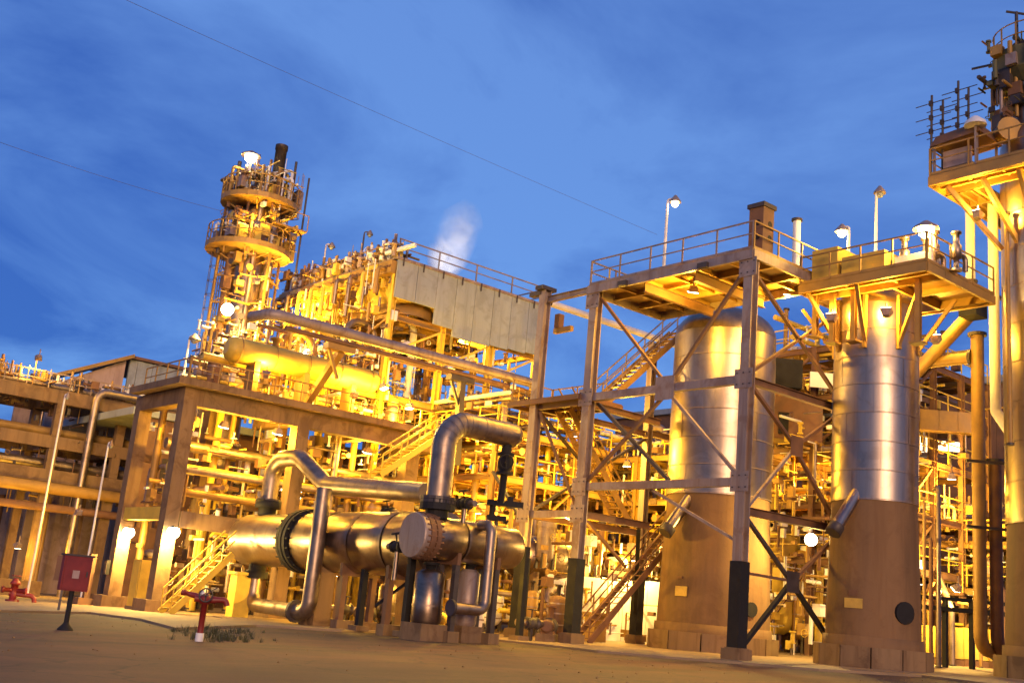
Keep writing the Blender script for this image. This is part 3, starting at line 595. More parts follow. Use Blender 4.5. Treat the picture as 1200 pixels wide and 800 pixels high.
# its pipes
na = (vx, atX(314, 592, vx).y); ztop = zat(322, 540, *na)
put('nozzle', MB().lathe((na[0], na[1], vz + vr * .85), (0, 0, 1), [(0, .42), (.45, .42), (.45, .62), (.62, .62), (.64, .62), (.8, .62), (.8, .42)], 18), BLCK, v1)
pz = atX(480, 573, vx + .6)
zs_ = vz + vr * .85 + .78
pa_ = V((na[0], na[1], zs_)); e1 = V((na[0], na[1], ztop + .1)); e2 = atX(352, 536, vx + .15); e3 = atX(382, 568, vx + .3); e4 = atX(500, 577, vx + .3)
pipe('overhead_pipe', 'thick pipe arching up from the domed head and running right above the exchanger', [pa_, e1, e2, e3, e4], .40, PIPE, bend=1.15, n=18, bands=0, fl=(0,))
nb = (vx, atX(301, 668, vx).y); zl = zat(330, 711, vx, nb[1]); q3 = atX(366, 690, vx - 1.5); q4 = atX(372, 575, vx - 1.5)
put('nozzle', MB().lathe((nb[0], nb[1], vz - vr * .85), (0, 0, -1), [(0, .4), (.4, .4), (.4, .55), (.7, .55)], 16), BLCK, v1)
zlow = max(zb(vx, nb[1]) + .45, zl)
pipe('return_pipe', 'U-shaped pipe looping beneath the domed head and up the near side of the exchanger', [(nb[0], nb[1], vz - vr * .85 - .65), (nb[0], nb[1], zlow), (vx - 1.55, q3.y + 1.0, zlow), (vx - 1.55, q3.y, zlow), (vx - 1.55, q3.y, q4.z + 0.1)], .32, PIPE, bend=.8, n=14, fl=(0, 2))
# second: flat blind end, axis along X
d0 = atD(490, 627, 39.2); wx, wy, wz, wr = d0.x, d0.y, d0.z, .77
v2 = thing('heat_exchanger', 'exchanger with a flat round blind cover turned towards the road', 'heat exchanger', (wx, wy, zb(wx, wy)))
put('end_cover', MB().lathe((wx - .28, wy, wz), (1, 0, 0), [(0, wr * 1.02), (.05, wr * 1.06), (.26, wr * 1.06)], 36, smooth=False), GALV, v2)
fl_ = put('girth_flange', MB().lathe((wx, wy, wz), (1, 0, 0), [(0, wr * 1.1), (.2, wr * 1.1), (.2, wr * 1.02), (.27, wr * 1.02), (.27, wr * 1.1), (.45, wr * 1.1)], 36, smooth=False), RUST, v2)
for i in range(24):
    t = 2 * math.pi * i / 24; put('bolt', MB().tube((wx - .14, wy + wr * 1.045 * math.cos(t), wz + wr * 1.045 * math.sin(t)), (wx + .58, wy + wr * 1.045 * math.cos(t), wz + wr * 1.045 * math.sin(t)), .04, 6), RUST, fl_)
xe = atY(598, 640, wy).x
for k in range(3):
    h = (xe - wx - .45) / 3; put('shell_course', MB().lathe((wx + .45 + h * k, wy, wz), (1, 0, 0), [(0, wr + .012 * (k % 2)), (h - .02, wr + .004), (h, wr - .01)], 36, k == 2), VESS, v2)
    put('shell_band', MB().lathe((wx + .47 + h * k, wy, wz), (1, 0, 0), [(0, wr + .028), (.07, wr + .028)], 36, False, False), PIPE, v2)
put('rear_head', MB().lathe((xe, wy, wz), (1, 0, 0), [(wr * .5 * math.sin(t), wr * .985 * math.cos(t)) for t in [math.pi / 2 * i / 7 for i in range(8)]], 32), VESS, v2)
for x in (wx + 1.5, xe - 1.0):
    zz_ = zb(x, wy); sa = put('saddle', MB().bx(x - .08, x + .08, wy - .62, wy + .62, wz - wr * 1.15, wz - wr * .5), RUST, v2); [put('saddle_leg', MB().bx(x - .1, x + .1, wy + q_ - .11, wy + q_ + .11, zz_ + .3, wz - wr * 1.15), DARK, sa) for q_ in (-.47, .47)]; put('pedestal', MB().bx(x - .25, x + .25, wy - .7, wy + .7, zz_ - .1, zz_ + .31), CONC, sa)
nx = atY(513, 590, wy).x
put('nozzle', MB().lathe((nx, wy, wz + wr * .9), (0, 0, 1), [(0, .42), (.3, .42), (.3, .66), (.48, .66), (.50, .66), (.68, .66), (.68, .42)], 18, smooth=False), BLCK, v2)
ze = zat(514, 492, nx, wy); xq = atY(603, 499, wy).x
pipe('riser_pipe', 'fattest silver pipe rising off the second exchanger and bending right', [(nx, wy, wz + wr * .9 + .66), (nx, wy, ze), (xq, wy, ze + .0)], (.46), PIPE, bend=.95, n=20, bands=1.5, fl=(0,))
bv = thing('block_valve', 'black flanged valve hanging under the end of the fat bent pipe', 'valve', (xq, wy, ze)); put('end_cap', MB().lathe((xq - .02, wy, ze), (1, 0, 0), [(0, .47), (.16, .40), (.24, .2)], 18), PIPE, bv); put('branch', MB().tube((xq - .3, wy, ze - .4), (xq - .3, wy, ze - .9), .2, 12), BLCK, bv); valve(bv, (xq - .3, wy, ze - 1.15), .26, BLCK, (0, 0, 1), (-.6, -.8, 0)); put('lower_leg', MB().tube((xq - .3, wy, ze - 1.5), (xq - .1, wy + .3, ze - 2.6), .14, 10), BLCK, bv)
# small drums below the second exchanger
for k, (px, lab, m, rr) in enumerate(((500, 'squat grey drum with a seam below the blind cover', VESS, .55), (546, 'narrow grey drum beside the riser under the exchanger', GALV, .42))):
    q = atY(px, 715, wy + .2); zt2 = zat(px, 668, q.x, q.y); dr = thing('drum', lab, 'drum', (q.x, q.y, zb(q.x, q.y)))
    z0 = zb(q.x, q.y); put('shell', MB().lathe((q.x, q.y, z0 + .5), (0, 0, 1), [(0, rr * .9), (.12, rr), (zt2 - z0 - .6, rr), (zt2 - z0 - .45, rr * .6)], 22), m, dr)
    put('strap', MB().lathe((q.x, q.y, z0 + 1.1), (0, 0, 1), [(0, rr + .02), (.07, rr + .02)], 22, False), PIPE, dr); put('base_block', MB().box((q.x, q.y, z0 + .2), (rr * 2.3, rr * 2.3, .62)), CONC, dr)
    put('nozzle', MB().lathe((q.x, q.y, zt2 - .1), (0, 0, 1), [(0, .18), (.3, .18), (.3, .3), (.4, .3)], 12), BLCK, dr)
q = atY(577, 615, wy - 1.25); q2 = atY(577, 716, wy - 1.25); q3 = atY(528, 718, wy - 1.25)
pipe('drain_pipe', 'pale vertical pipe in front of the second exchanger turning left near the paving', [(q.x, wy - .6, q.z), (q.x, wy - 1.25, q.z), (q.x, wy - 1.25, q2.z), (q3.x, wy - 1.25, q2.z)], .2, PIPE, bend=.35, fl=(-1,))
# third vessel, lit gold, behind the left frame column
a3 = atY(628, 652, 42.6)
v3 = thing('heat_exchanger', 'gold-lit exchanger shell seen between the two left frame columns', 'heat exchanger', (a3.x, 42.6, zb(a3.x, 42.6)))
put('shell', MB().lathe((a3.x - 1.5, 42.6, a3.z), (1, 0, 0), [(0, .6), (.15, 1.05), (4.6, 1.05), (4.8, .95), (5.1, .5)], 30), VESS, v3)
for k in range(4): put('shell_band', MB().lathe((a3.x - .9 + k * 1.1, 42.6, a3.z), (1, 0, 0), [(0, 1.08), (.08, 1.08)], 30, False), PIPE, v3)
for x in (a3.x - .5, a3.x + 2.2): put('saddle', MB().bx(x - .2, x + .2, 41.9, 43.3, zb(x, 42.6) - .1, a3.z - .6), CONC, v3)

# ------------------------------------------------------------------ concrete table with pillars (left)
PX, PY = 21.36, 49.62; PZ = 10.45; PYB = atX(152, 462, 20.4).y; PXE = 36.6
tb = thing('concrete_table', 'raised concrete deck on leaning-looking square pillars left of the exchangers', 'raised deck', (PX, PY, zb(PX, PY)))
zsl = PZ
for i in range(5):
    xa, xb = PX - .5 + i * (PXE - PX + .5) / 5, PX - .5 + (i + 1) * (PXE - PX + .5) / 5
    for j in range(2):
        ya, yb = PY - .4 + j * (PYB - PY) / 2, PY - .4 + (j + 1) * (PYB - PY) / 2
        put('slab_panel', MB().bx(xa + .01, xb - .01, ya + .01, yb - .01, zsl - .25, zsl + rnd.uniform(0, .01)), CONC, tb)
put('slab_edge', MB().bx(PX - 1.0, PXE + .3, PY - 1.0, PY - .41, zsl - .28, zsl + .06), CONC, tb); put('slab_edge', MB().bx(PX - 1.0, PX - .51, PY - .405, PYB, zsl - .28, zsl + .055), CONC, tb)
put('edge_beam', MB().bx(PX - .35, PXE, PY - .32, PY + .3, zsl - 1.1, zsl - .283), CONC, tb); put('edge_beam', MB().bx(PX - .35, PX + .25, PY + .305, PYB, zsl - 1.05, zsl - .283), CONC, tb)
put('edge_beam', MB().bx(PXE - .5, PXE + .005, PY + .305, PYB, zsl - 1.0, zsl + .05), CONC, tb)
for x in (27.5, 32.0): put('cross_beam', MB().bx(x - .3, x + .3, PY + .31, PYB - .4, zsl - .95, zsl - .255), CONC, tb)
for x, y, w_ in ((PX, PY, .68), (PX, 54.9, .66), (27.55, PY, .70), (25.3, 55.2, .7), (34.5, PY, .8), (32.6, 56.5, .7)):
    z0 = zb(x, y); pl = put('pillar', MB().bx(x - w_ / 2, x + w_ / 2, y - w_ / 2, y + w_ / 2, z0 + .5, zsl - 1.06 if y == PY else zsl - .3), CONC, tb); put('footing', MB().bx(x - .75, x + .75, y - .75, y + .75, z0 - .3, z0 + .52), CONC, pl)
beam(tb, 'tie_beam', (PX + .42, PY, 4.0), (27.1, PY, 4.0), .6, .75, CONC, I=False)
beam(tb, 'tie_beam', (PX, PY + .42, 4.2), (PX, 54.5, 4.2), .5, .6, YELL, I=False)
handrail(tb, [(PX - .3, PYB, zsl + .06), (PX - .3, PY - .3, zsl + .06), (PXE - .3, PY - .3, zsl + .06)], OCHR, 1.1, 1.5)
for px, py, lab, x, y in ((148, 624, 'glaring lamp on the left concrete pillar', PX, 54.9), (202, 624, 'glaring lamp on the second concrete pillar by the stairs', PX, PY)):
    q = atV(px, py, x, y); dq = V((-.2, -1, 0)).normalized() if y < 50 else V((-.2, -1, 0)).normalized()
    p_ = V((x, y - .75, q.z)); root = thing('pillar_lamp', lab, 'lamp', p_, 'lamps on the concrete pillars')
    put('arm', MB().bar((x, y - .38, q.z + .2), (x, y - .7, q.z + .2), .07), GALV, root); put('glass', MB().sphere(p_, .3, 12, 8), LAMPW, root); put('cap', MB().lathe(p_ + V((0, 0, .12)), (0, 0, 1), [(0, .24), (.12, .2), (.2, .06)], 12), DARK, root)
    light(root, p_ + V((-.15, -.25, -.45)), 1500, SODW, .12)
q1 = atV(190, 700, PX + 2, PY - 2); fx, fy = PX + .9, PY - 2.2
q2 = atY(268, 640, fy); stair('access_stairs', 'short yellow stairs with tube rails beside the second pillar', (atY(196, 700, fy).x, fy, zb(fx, fy)), (q2.x, fy, max(2.6, zat(268, 655, q2.x, fy))), 1.1, 10, YELL)
bxq = thing('cabinet', 'bright yellow switch cabinet standing between the two lit pillars', 'cabinet', (PX + .1, 52.2, zb(PX, 52.2)))
z0 = zb(PX, 52.2); put('body', MB().bx(PX - .4, PX + .4, 50.9, 51.9, z0 + .15, z0 + 2.3), YELL, bxq); put('door', MB().bx(PX - .44, PX - .405, 51.0, 51.8, z0 + .3, z0 + 2.2), YELL, bxq); put('plinth', MB().bx(PX - .45, PX + .45, 50.85, 51.95, z0 - .1, z0 + .148), CONC, bxq)
rb = thing('hose_box', 'small dark box fixed to the foot of the leftmost lit pillar', 'box', (PX - .45, 54.9, 1.0)); put('body', MB().bx(PX - .55, PX - .395, 54.75, 55.05, zb(PX, 54.9) + 1.5, zb(PX, 54.9) + 2.2), BLCK, rb); put('lid', MB().bx(PX - .58, PX - .555, 54.76, 55.04, zb(PX, 54.9) + 1.53, zb(PX, 54.9) + 2.17), DARK, rb)
rc = thing('red_post', 'rusty orange guard standing against the leftmost pillar', 'post', (PX - 1.0, 55.6, zb(PX, 55))); q = atV(122, 700, PX - 1.0, 55.6); put('post', MB().bx(PX - 1.15, PX - .85, 55.45, 55.75, zb(PX, 55) - .1, 2.1), RUST, rc); put('base', MB().bx(PX - 1.5, PX - .5, 55.2, 56.0, zb(PX, 55) - .1, zb(PX, 55) + .3), RUST, rc)

# drum lying on the deck
yd = 51.3; a = atY(265, 407, yd); b = atY(441, 440, yd)
hd = thing('horizontal_drum', 'long yellow-lit drum lying along the edge of the raised deck', 'drum', (a.x, yd, zsl)); rz = a.z; rr = .66
put('shell', MB().lathe((a.x, yd, rz), (1, 0, 0), [(0, rr * .45), (.12, rr * .85), (.3, rr), (b.x - a.x - .3, rr), (b.x - a.x - .1, rr * .85), (b.x - a.x, rr * .4)], 24), YELL, hd)
for k in range(5): put('shell_band', MB().lathe((a.x + .6 + k * (b.x - a.x - 1.2) / 4, yd, rz), (1, 0, 0), [(0, rr + .025), (.07, rr + .025)], 24, False), OCHR, hd)
for k in (0.18, .5, .82): x = a.x + (b.x - a.x) * k; put('saddle', MB().bx(x - .15, x + .15, yd - .5, yd + .5, zsl, rz - rr * .6), OCHR, hd)
for k in (.3, .66): x = a.x + (b.x - a.x) * k; put('nozzle', MB().lathe((x, yd, rz + rr * .9), (0, 0, 1), [(0, .2), (.4, .2), (.4, .34), (.52, .34)], 14), OCHR, hd)

# ------------------------------------------------------------------ tall column cluster behind the deck
tcx, tcy = 28.55, 60.55
def tz(px, py): return zat(px, py, tcx, tcy)
tw = thing('distillation_column', 'tall bundle of clad columns with two round railed galleries and a dark chimney on top', 'column tower', (tcx, tcy, zb(tcx, tcy)))
zg1, zg2, ztop = tz(290, 292), tz(300, 236), tz(314, 183)
put('main_shell', MB().lathe((tcx, tcy, zb(tcx, tcy)), (0, 0, 1), [(0, .95), (zg2 - 1, .95), (zg2 + .3, .7), (zg2 + 1.4, .4)], 24), VESS, tw)
for k, (dx, dy, r_) in enumerate(((-1.1, .35, .28), (.85, -.85, .3), (1.25, .3, .22), (-.35, -1.15, .18), (.2, 1.2, .25))): put('side_pipe', MB().tube((tcx + dx, tcy + dy, 11), (tcx + dx, tcy + dy, zg2 + (.4 * k) - .6), r_, 10), PIPE if k % 2 else RUST, tw)
sx, sy = tcx + .75, tcy - .5
put('chimney', MB().lathe((sx, sy, zg2 - .5), (0, 0, 1), [(0, .36), (ztop - zg2 + 1.0, .36), (ztop - zg2 + 1.0, .40), (ztop - zg2 + 1.3, .40)], 18), DARK, tw)
put('whip_mast', MB().tube((sx + .9, sy - .5, zg2), (sx + .9, sy - .5, zg2 + 3.0), .09, 6), DARK, tw); put('whip_mast', MB().tube((sx + 1.9, sy - .6, zg1 - 1), (sx + 1.9, sy - .6, zg2 + 2.2), .07, 6), DARK, tw)
for zc, R_g, off in ((zg1, 2.6, -.2), (zg2, 2.4, .1)):
    gx, gy = tcx + off, tcy
    gal = put('gallery', MB().lathe((gx, gy, zc - .5), (0, 0, 1), [(0, 1.0), (.1, R_g), (.42, R_g + .02), (.42, 1.0)], 24, False, False), OCHR, tw)
    put('gallery_rail', MB().torus((gx, gy, zc + 1.05), (0, 0, 1), R_g - .05, .045, 28, 4).torus((gx, gy, zc + .5), (0, 0, 1), R_g - .05, .035, 28, 4), OCHR, gal)
    for i in range(16):
        t = 2 * math.pi * i / 16; o = inst('post', post_mesh(1.15, OCHR), (gx + (R_g - .05) * math.cos(t), gy + (R_g - .05) * math.sin(t), zc - .1), tw)
    for i in range(5):
        t = 2 * math.pi * i / 5 + .4; put('bracket', MB().bar((gx + .9 * math.cos(t), gy + .9 * math.sin(t), zc - 1.0), (gx + R_g * .85 * math.cos(t), gy + R_g * .85 * math.sin(t), zc - .45), .09), OCHR, tw)
    fittings(tw, gx - 1.75, gx + 1.75, gy - 1.75, gy + 1.75, zc - .2, zc + 2.0, 26)
    for i in range(7):
        t = rnd.uniform(0, 6.28); put('tall_stub', MB().tube((gx + 1.9 * math.cos(t), gy + 1.9 * math.sin(t), zc - .8), (gx + 1.9 * math.cos(t), gy + 1.9 * math.sin(t), zc + rnd.uniform(1.2, 2.9)), rnd.choice((.05, .08, .13)), 7), rnd.choice((RUST, OCHR, DARK, WHIT)), tw)
sp = put('side_platform', MB().bx(tcx + .4, tcx + 2.6, tcy - 1.9, tcy + .2, (zg1 + zg2) / 2 - .1, (zg1 + zg2) / 2), OCHR, tw); put('side_rail', MB().bar((tcx + .4, tcy - 1.9, (zg1 + zg2) / 2 + 1.0), (tcx + 2.6, tcy - 1.9, (zg1 + zg2) / 2 + 1.0), .05).bar((tcx + 2.6, tcy - 1.9, (zg1 + zg2) / 2), (tcx + 2.6, tcy - 1.9, (zg1 + zg2) / 2 + 1.0), .05), OCHR, sp)
fittings(tw, tcx - 1.3, tcx + 1.5, tcy - 1.5, tcy + 1.2, PZ + 1, zg1 - .5, 46); fittings(tw, tcx - 1.2, tcx + 2.2, tcy - 1.9, tcy + 1.2, zg1, zg2, 22)
ladder(tw, tcx - 1.35, tcy + .9, zsl + .2, zg1 - .4, (-.6, .5, 0), PIPE)
ladder(tw, tcx + 1.6, tcy - .9, zg1 + .2, zg2 + 2.2, (.6, -.6, 0), OCHR, cage=True)
flood('floodlight on the lower gallery of the tall column bundle', (tcx - 1.0, tcy - 2.3, zg1 + .9), (.3, .7, .6), 700)
flood('floodlight under the lower gallery of the tall column bundle', (tcx - .6, tcy - 2.6, zg1 - 2.6), (.2, .7, .6), 450)
flood('floodlight halfway up the shaft of the tall column bundle', (tcx - 1.4, tcy - 2.2, zg1 - 6.0), (.2, .7, .6), 350)
for k in range(52):   # valves, boxes and small lines hung on the galleries
    t = rnd.uniform(0, 6.28); zc = rnd.choice((zg1, zg2)); R_g = rnd.uniform(1.15, 2.35); p_ = V((tcx + R_g * math.cos(t), tcy + R_g * math.sin(t), zc - .05))
    if k % 2: put('equipment_box', MB().box(p_ + V((0, 0, .5)), (rnd.uniform(.3, .8), rnd.uniform(.3, .8), rnd.uniform(.6, 1.3))), rnd.choice((OCHR, YELL, RUST, GALV)), tw)
    else: put('riser', MB().sweep(rnd_path([p_, p_ + V((0, 0, rnd.uniform(.9, 2.2))), V((tcx, tcy, p_.z + rnd.uniform(1.0, 2.0)))], .2), .1, 8), rnd.choice((PIPE, OCHR, WHIT)), tw)
for k in range(70):   # lines, boxes and cross members clinging to the whole height of the shaft
    t = rnd.uniform(0, 6.28); R_g = rnd.uniform(1.0, 1.75); z = rnd.uniform(PZ + 1.5, zg2 + 1.2); p_ = V((tcx + R_g * math.cos(t), tcy + R_g * math.sin(t), z)); L = rnd.uniform(.8, 3.2); u = k % 4
    if u == 0: put('riser', MB().tube(p_, p_ + V((0, 0, L)), rnd.choice((.06, .09, .14)), 8), rnd.choice((PIPE, RUST, OCHR, WHIT)), tw)
    elif u == 1: put('equipment_box', MB().box(p_, (rnd.uniform(.25, .6), rnd.uniform(.25, .6), rnd.uniform(.3, .9))), rnd.choice((OCHR, YELL, RUST, WHIT)), tw)
    elif u == 2: e = V((-math.sin(t), math.cos(t), 0)); put('cross_member', MB().bar(p_ - e * .8, p_ + e * .8, .09), rnd.choice((OCHR, RUST, GALV)), tw)
    else: put('side_valve', MB().lathe(p_, (math.cos(t), math.sin(t), 0), [(-.5, .1), (.1, .1), (.1, .2), (.22, .2)], 8), rnd.choice((PIPE, YELL, DARK)), tw)
for k in range(6):
    z = PZ + 2.2 + k * 1.7; put('frame_ring', MB().bar((tcx - 1.7, tcy + .8, z), (tcx + .4, tcy - 1.8, z), .1).bar((tcx + .4, tcy - 1.8, z), (tcx + 1.8, tcy - .4, z), .1).bar((tcx - 1.7, tcy + .8, z), (tcx + .4, tcy - 1.8, z + 1.6), .06), OCHR, tw)
for dx_, dy_ in ((-1.7, .8), (.4, -1.8), (1.8, -.4)): put('frame_post', MB().bar((tcx + dx_, tcy + dy_, PZ), (tcx + dx_, tcy + dy_, zg1 - .5), .12), OCHR, tw)
put('upper_frame', MB().bar((tcx + .3, tcy - 1.6, zg2), (tcx + .3, tcy - 1.6, zg2 + 2.0), .14).bar((tcx + 1.7, tcy - .6, zg2), (tcx + 1.7, tcy - .6, zg2 + 2.2), .14).bar((tcx + .3, tcy - 1.6, zg2 + 1.9), (tcx + 1.7, tcy - .6, zg2 + 1.9), .14).bar((tcx - 1.2, tcy + .6, zg2), (tcx - 1.2, tcy + .6, zg2 + 1.7), .14).bar((tcx - 1.2, tcy + .6, zg2 + 1.6), (tcx + .3, tcy - 1.6, zg2 + 1.6), .12), OCHR, tw)

for k, (px, py, D0, lab) in enumerate(((466, 640, 40.0, 'dark little valve between the two exchangers'), (455, 600, 45.5, 'dark valve with a wheel on top of the long exchanger'), (545, 590, 40.3, 'small black valve on the second exchanger right of the riser'))):
    q = atD(px, py, D0); root = thing('valve_set', lab, 'valve', q); valve(root, q, .17, BLCK, (0, 1, 0), (-.3, 0, 1)); put('stub_pipe', MB().tube(q + V((0, -.6, 0)), q + V((0, .6, 0)), .12, 8), PIPE, root); put('stem', MB().tube(q - V((0, 0, 1.2)), q, .09, 8), PIPE, root)
q = atD(592, 590, 45); ac_ = thing('valve_actuator', 'black flat T-shaped actuator just left of the leftmost frame column', 'actuator', q)
put('head_bar', MB().box(q, (1.5, .35, .22), (_rh, _fh, V((0, 0, 1)))), BLCK, ac_); put('stem', MB().bar(q - _rh * .5, q - _rh * .5 - V((0, 0, .75)), .18), BLCK, ac_); put('yoke', MB().box(q - _rh * .3 - V((0, 0, .62)), (.8, .3, .2), (_rh, _fh, V((0, 0, 1)))), BLCK, ac_); put('post', MB().bar(q - _rh * .3 - V((0, 0, .7)), q - _rh * .25 - V((0, 0, q.z + .2)), .12), DARK, ac_); put('knob', MB().box(q + _rh * .2 + V((0, 0, .2)), (.25, .25, .2), (_rh, _fh, V((0, 0, 1)))), BLCK, ac_)
# ------------------------------------------------------------------ fin-fan air cooler on its tall legs
fc = atD(466, 303, 65); FX, FY = fc.x, fc.y; FYL = atX(332, 342, FX).y; FXR = atY(638, 374, FY).x; FZ = fc.z
ac = thing('air_cooler', 'long overhead fin-fan cooler with grey sheeted flank and bright yellow underside', 'air cooler', (FX, FY, zb(FX, FY)))
npan = 8; dx = (FXR - FX) / npan
wall_h = [2.35, 2.35, 3.3, 3.75, 3.7, 3.6, 3.5, 3.4]
for k in range(npan):
    za = zat(466 + (638 - 466) * (k + .5) / npan, 303 + (374 - 303) * (k + .5) / npan, FX + dx * (k + .5), FY)
    zlow = zat(0, 0, 1, 1) if False else FZ - wall_h[k]
    pn = put('wall_panel', MB().bx(FX + dx * k + .015, FX + dx * (k + 1) - .015, FY - .10 - .01 * (k % 2), FY, zlow, FZ - .04), GREY, ac)
    put('rail_bracket', MB().bx(FX + dx * k + .28, FX + dx * k + .37, FY - .24, FY - .205, FZ - .4, FZ + .1), DARK, ac)
put('top_channel', MB().bx(FX - .1, FXR + .1, FY - .2, FY + .1, FZ - .035, FZ + .12), GALV, ac)
put('top_channel', MB().bx(FX - .1, FX + .15, FY + .105, FYL, FZ - .035, FZ + .12), GALV, ac)
put('roof_deck', MB().bx(FX + .16, FXR, FY + .11, FYL, FZ - .3, FZ - .05), OCHR, ac)
handrail(ac, [(FX, FY, FZ + .12), (FXR, FY, FZ + .12), (FXR, FYL, FZ + .12)], GALV, 1.15, 3.2, .07, toe=False)
put('corner_boom', MB().bar(atD(452, 297, 65.5), atD(487, 287, 64.5), .2), WHIT, ac)
# header boxes, fan motors and plugs along the lit end
nb_ = 9; dy = (FYL - FY) / nb_
for k in range(nb_):
    y = FY + dy * (k + .5); z = FZ
    hb = put('header_box', MB().bx(FX - .32, FX + .2, y - dy * .44, y + dy * .44, z - .9, z - .12), (OCHR, YELL)[k % 2], ac)
    for j in range(5): put('plug', MB().tube((FX - .40, y - dy * .34 + j * dy * .17, z - .5), (FX - .315, y - dy * .34 + j * dy * .17, z - .5), .08, 8), RUST, hb)
    for j in range(6):
        h = rnd.uniform(.5, 1.5); yy = y + (j - 2.5) * dy * .165; xx = FX + rnd.uniform(-.25, .7)
        if j % 3 == 1: put('junction_box', MB().bx(xx - .2, xx + .2, yy - .22, yy + .22, z + .1, z + .15 + h * .6), rnd.choice((WHIT, PINK, OCHR, YELL)), ac)
        else: put('fan_motor' if j == 2 else 'vent_nozzle', MB().lathe((xx, yy, z + .12), (0, 0, 1), [(0, .16), (h * .5, .16), (h * .5, .24), (h * .6, .24), (h * .6, .1), (h, .1)], 9), rnd.choice((RUST, PINK, WHIT, OCHR, GALV)), ac)
    put('tube_stub', MB().sweep(rnd_path([(FX - .3, y, z - .6), (FX - .8, y, z - .6), (FX - .8, y, z - 2.2 - (k % 3) * .5)], .3), .14, 8), rnd.choice((YELL, OCHR, PIPE)), ac)
    put('end_rail', MB().bar((FX - .2, y - dy / 2, z + 1.0), (FX - .2, y + dy / 2, z + 1.0), .06).bar((FX - .2, y - dy / 2, z + .1), (FX - .2, y - dy / 2, z + 1.05), .06), OCHR, ac)
# plenums with fan rings below
nf, mf = 3, 3
for i in range(nf):
    for j in range(mf):
        cx_, cy_ = FX + 2.2 + i * (FXR - FX - 2.4) / nf + .2, FY + 2.2 + j * (FYL - FY - 2.2) / mf
        rad = 1.75; t4 = [(-1, -1), (1, -1), (1, 1), (-1, 1)]
        pl = put('plenum', MB().rings([[V((cx_ + a * 1.95, cy_ + b * 1.95, FZ - .35)) for a, b in t4], [V((cx_ + a * 1.95, cy_ + b * 1.95, FZ - 1.4)) for a, b in t4], [V((cx_ + a * 1.4, cy_ + b * 1.4, FZ - 2.3)) for a, b in t4]], True, False), YELL, ac)
        put('fan_ring', MB().lathe((cx_, cy_, FZ - 2.95), (0, 0, 1), [(0, rad), (.64, rad), (.64, rad - .12), (0, rad - .12), (0, rad)], 24, False), OCHR, pl)
        mb = MB()
        for q in range(5):
            t = q * 2 * math.pi / 5 + i + j; e = V((math.cos(t), math.sin(t), 0)); s = V((-e.y, e.x, .35)); mb.box(V((cx_, cy_, FZ - 2.6)) + e * .85, (1.45, .34, .04), (e, s.normalized(), e.cross(s).normalized()))
        put('fan_blades', mb.tube((cx_, cy_, FZ - 3.0), (cx_, cy_, FZ - 2.4), .22, 10), DARK, pl)
for i in range(4):
    for j in range(3):
        x, y = FX + .2 + i * (FXR - FX - .4) / 3, FY + .35 + j * (FYL - FY - .7) / 2
        put('leg', MB().ibeam((x, y, zb(x, y)), (x, y, FZ - .4), .34, .34, (1, 0, 0)), YELL if i == 0 or j == 0 else OCHR, ac)
for z in (FZ - 3.4, 15.0, 12.6):
    for y in (FY + .35, FYL - .35): beam(ac, 'beam', (FX + .4, y, z), (FXR - .4, y, z), .24, .36, OCHR)
    for x in (FX + .2, FXR - .2): beam(ac, 'beam', (x, FY + .6, z + .05), (x, FYL - .6, z + .05), .24, .34, OCHR)
for i in range(3):
    xa, xb = FX + .3 + i * (FXR - FX - .4) / 3, FX + .1 + (i + 1) * (FXR - FX - .4) / 3
    put('brace', MB().bar((xa, FY + .3, 15.2), (xb, FY + .3, FZ - 3.6), .13), YELL, ac)
for j in range(2):
    ya, yb = FY + .5 + j * (FYL - FY - .7) / 2, FY + .2 + (j + 1) * (FYL - FY - .7) / 2
    put('brace', MB().bar((FX + .15, ya, 15.2), (FX + .15, yb, FZ - 3.6), .13), YELL, ac); put('brace', MB().bar((FX + .1, yb, 15.2), (FX + .1, ya, FZ - 3.6), .13), OCHR, ac)
fittings(ac, FX + .2, FXR - .3, FY + .4, FYL - .4, FZ - 7.5, FZ - 2.6, 70)
fittings(ac, FX - .9, FX + .5, FY + .4, FYL - .2, FZ - 6.5, FZ - .6, 60)
fittings(ac, FX - .3, FX + 1.2, FY + .4, FYL - .2, FZ + .2, FZ + 1.2, 60, (OCHR, RUST, WHIT, GALV))
deck(ac, FX + .4, FXR - .4, FY + .7, FYL - .7, 12.9, 4, 4, OCHR, OCHR, .22)
# long pipe in front of the cooler
yl = 46.6; a = atY(312, 377, yl); b = atY(432, 396, yl); c = atY(629, 442, yl); zl = (a.z + b.z + c.z) / 3
lpz = [a.z, b.z, c.z]
pipe('long_pipe', 'long pale-topped pipe running slantwise across the whole lit structure', [(a.x, yl + 1.6, zl), (a.x + .2, yl, zl), (c.x, yl, zl)], (.27), GALV, bend=.8, n=16, bands=3.0, fl=(-1,))
pipe('slim_pipe', 'slim rusty pipe slung just under the long pale pipe', [(a.x + 1, yl - .1, zl - .55), (c.x - 1, yl - .1, zl - .55)], .13, RUST, n=8)
for px, m, lab in ((541, DARK, 'dark forked pipe support under the long pale pipe'), (395, OCHR, 'ochre pipe support under the left of the long pale pipe')):
    q = atY(px, 430, yl); ps = thing('pipe_support', lab, 'pipe support', (q.x, yl, 11))
    zz_ = 11.0 if px == 541 else zsl
    yb_ = yl if px == 541 else 49.9
    put('head', MB().bx(q.x - .8, q.x + .8, yl - .25, yl + .25, zl - 1.0, zl - .70), m, ps); put('post', MB().bar((q.x + .1, yl, zl - .98), (q.x + .3, yb_, zz_ - (2.5 if px == 541 else 0)), .34), m, ps); put('strut', MB().bar((q.x - .6, yl, zl - 1.0), (q.x + .1, yl, zl - 2.4), .14), m, ps)
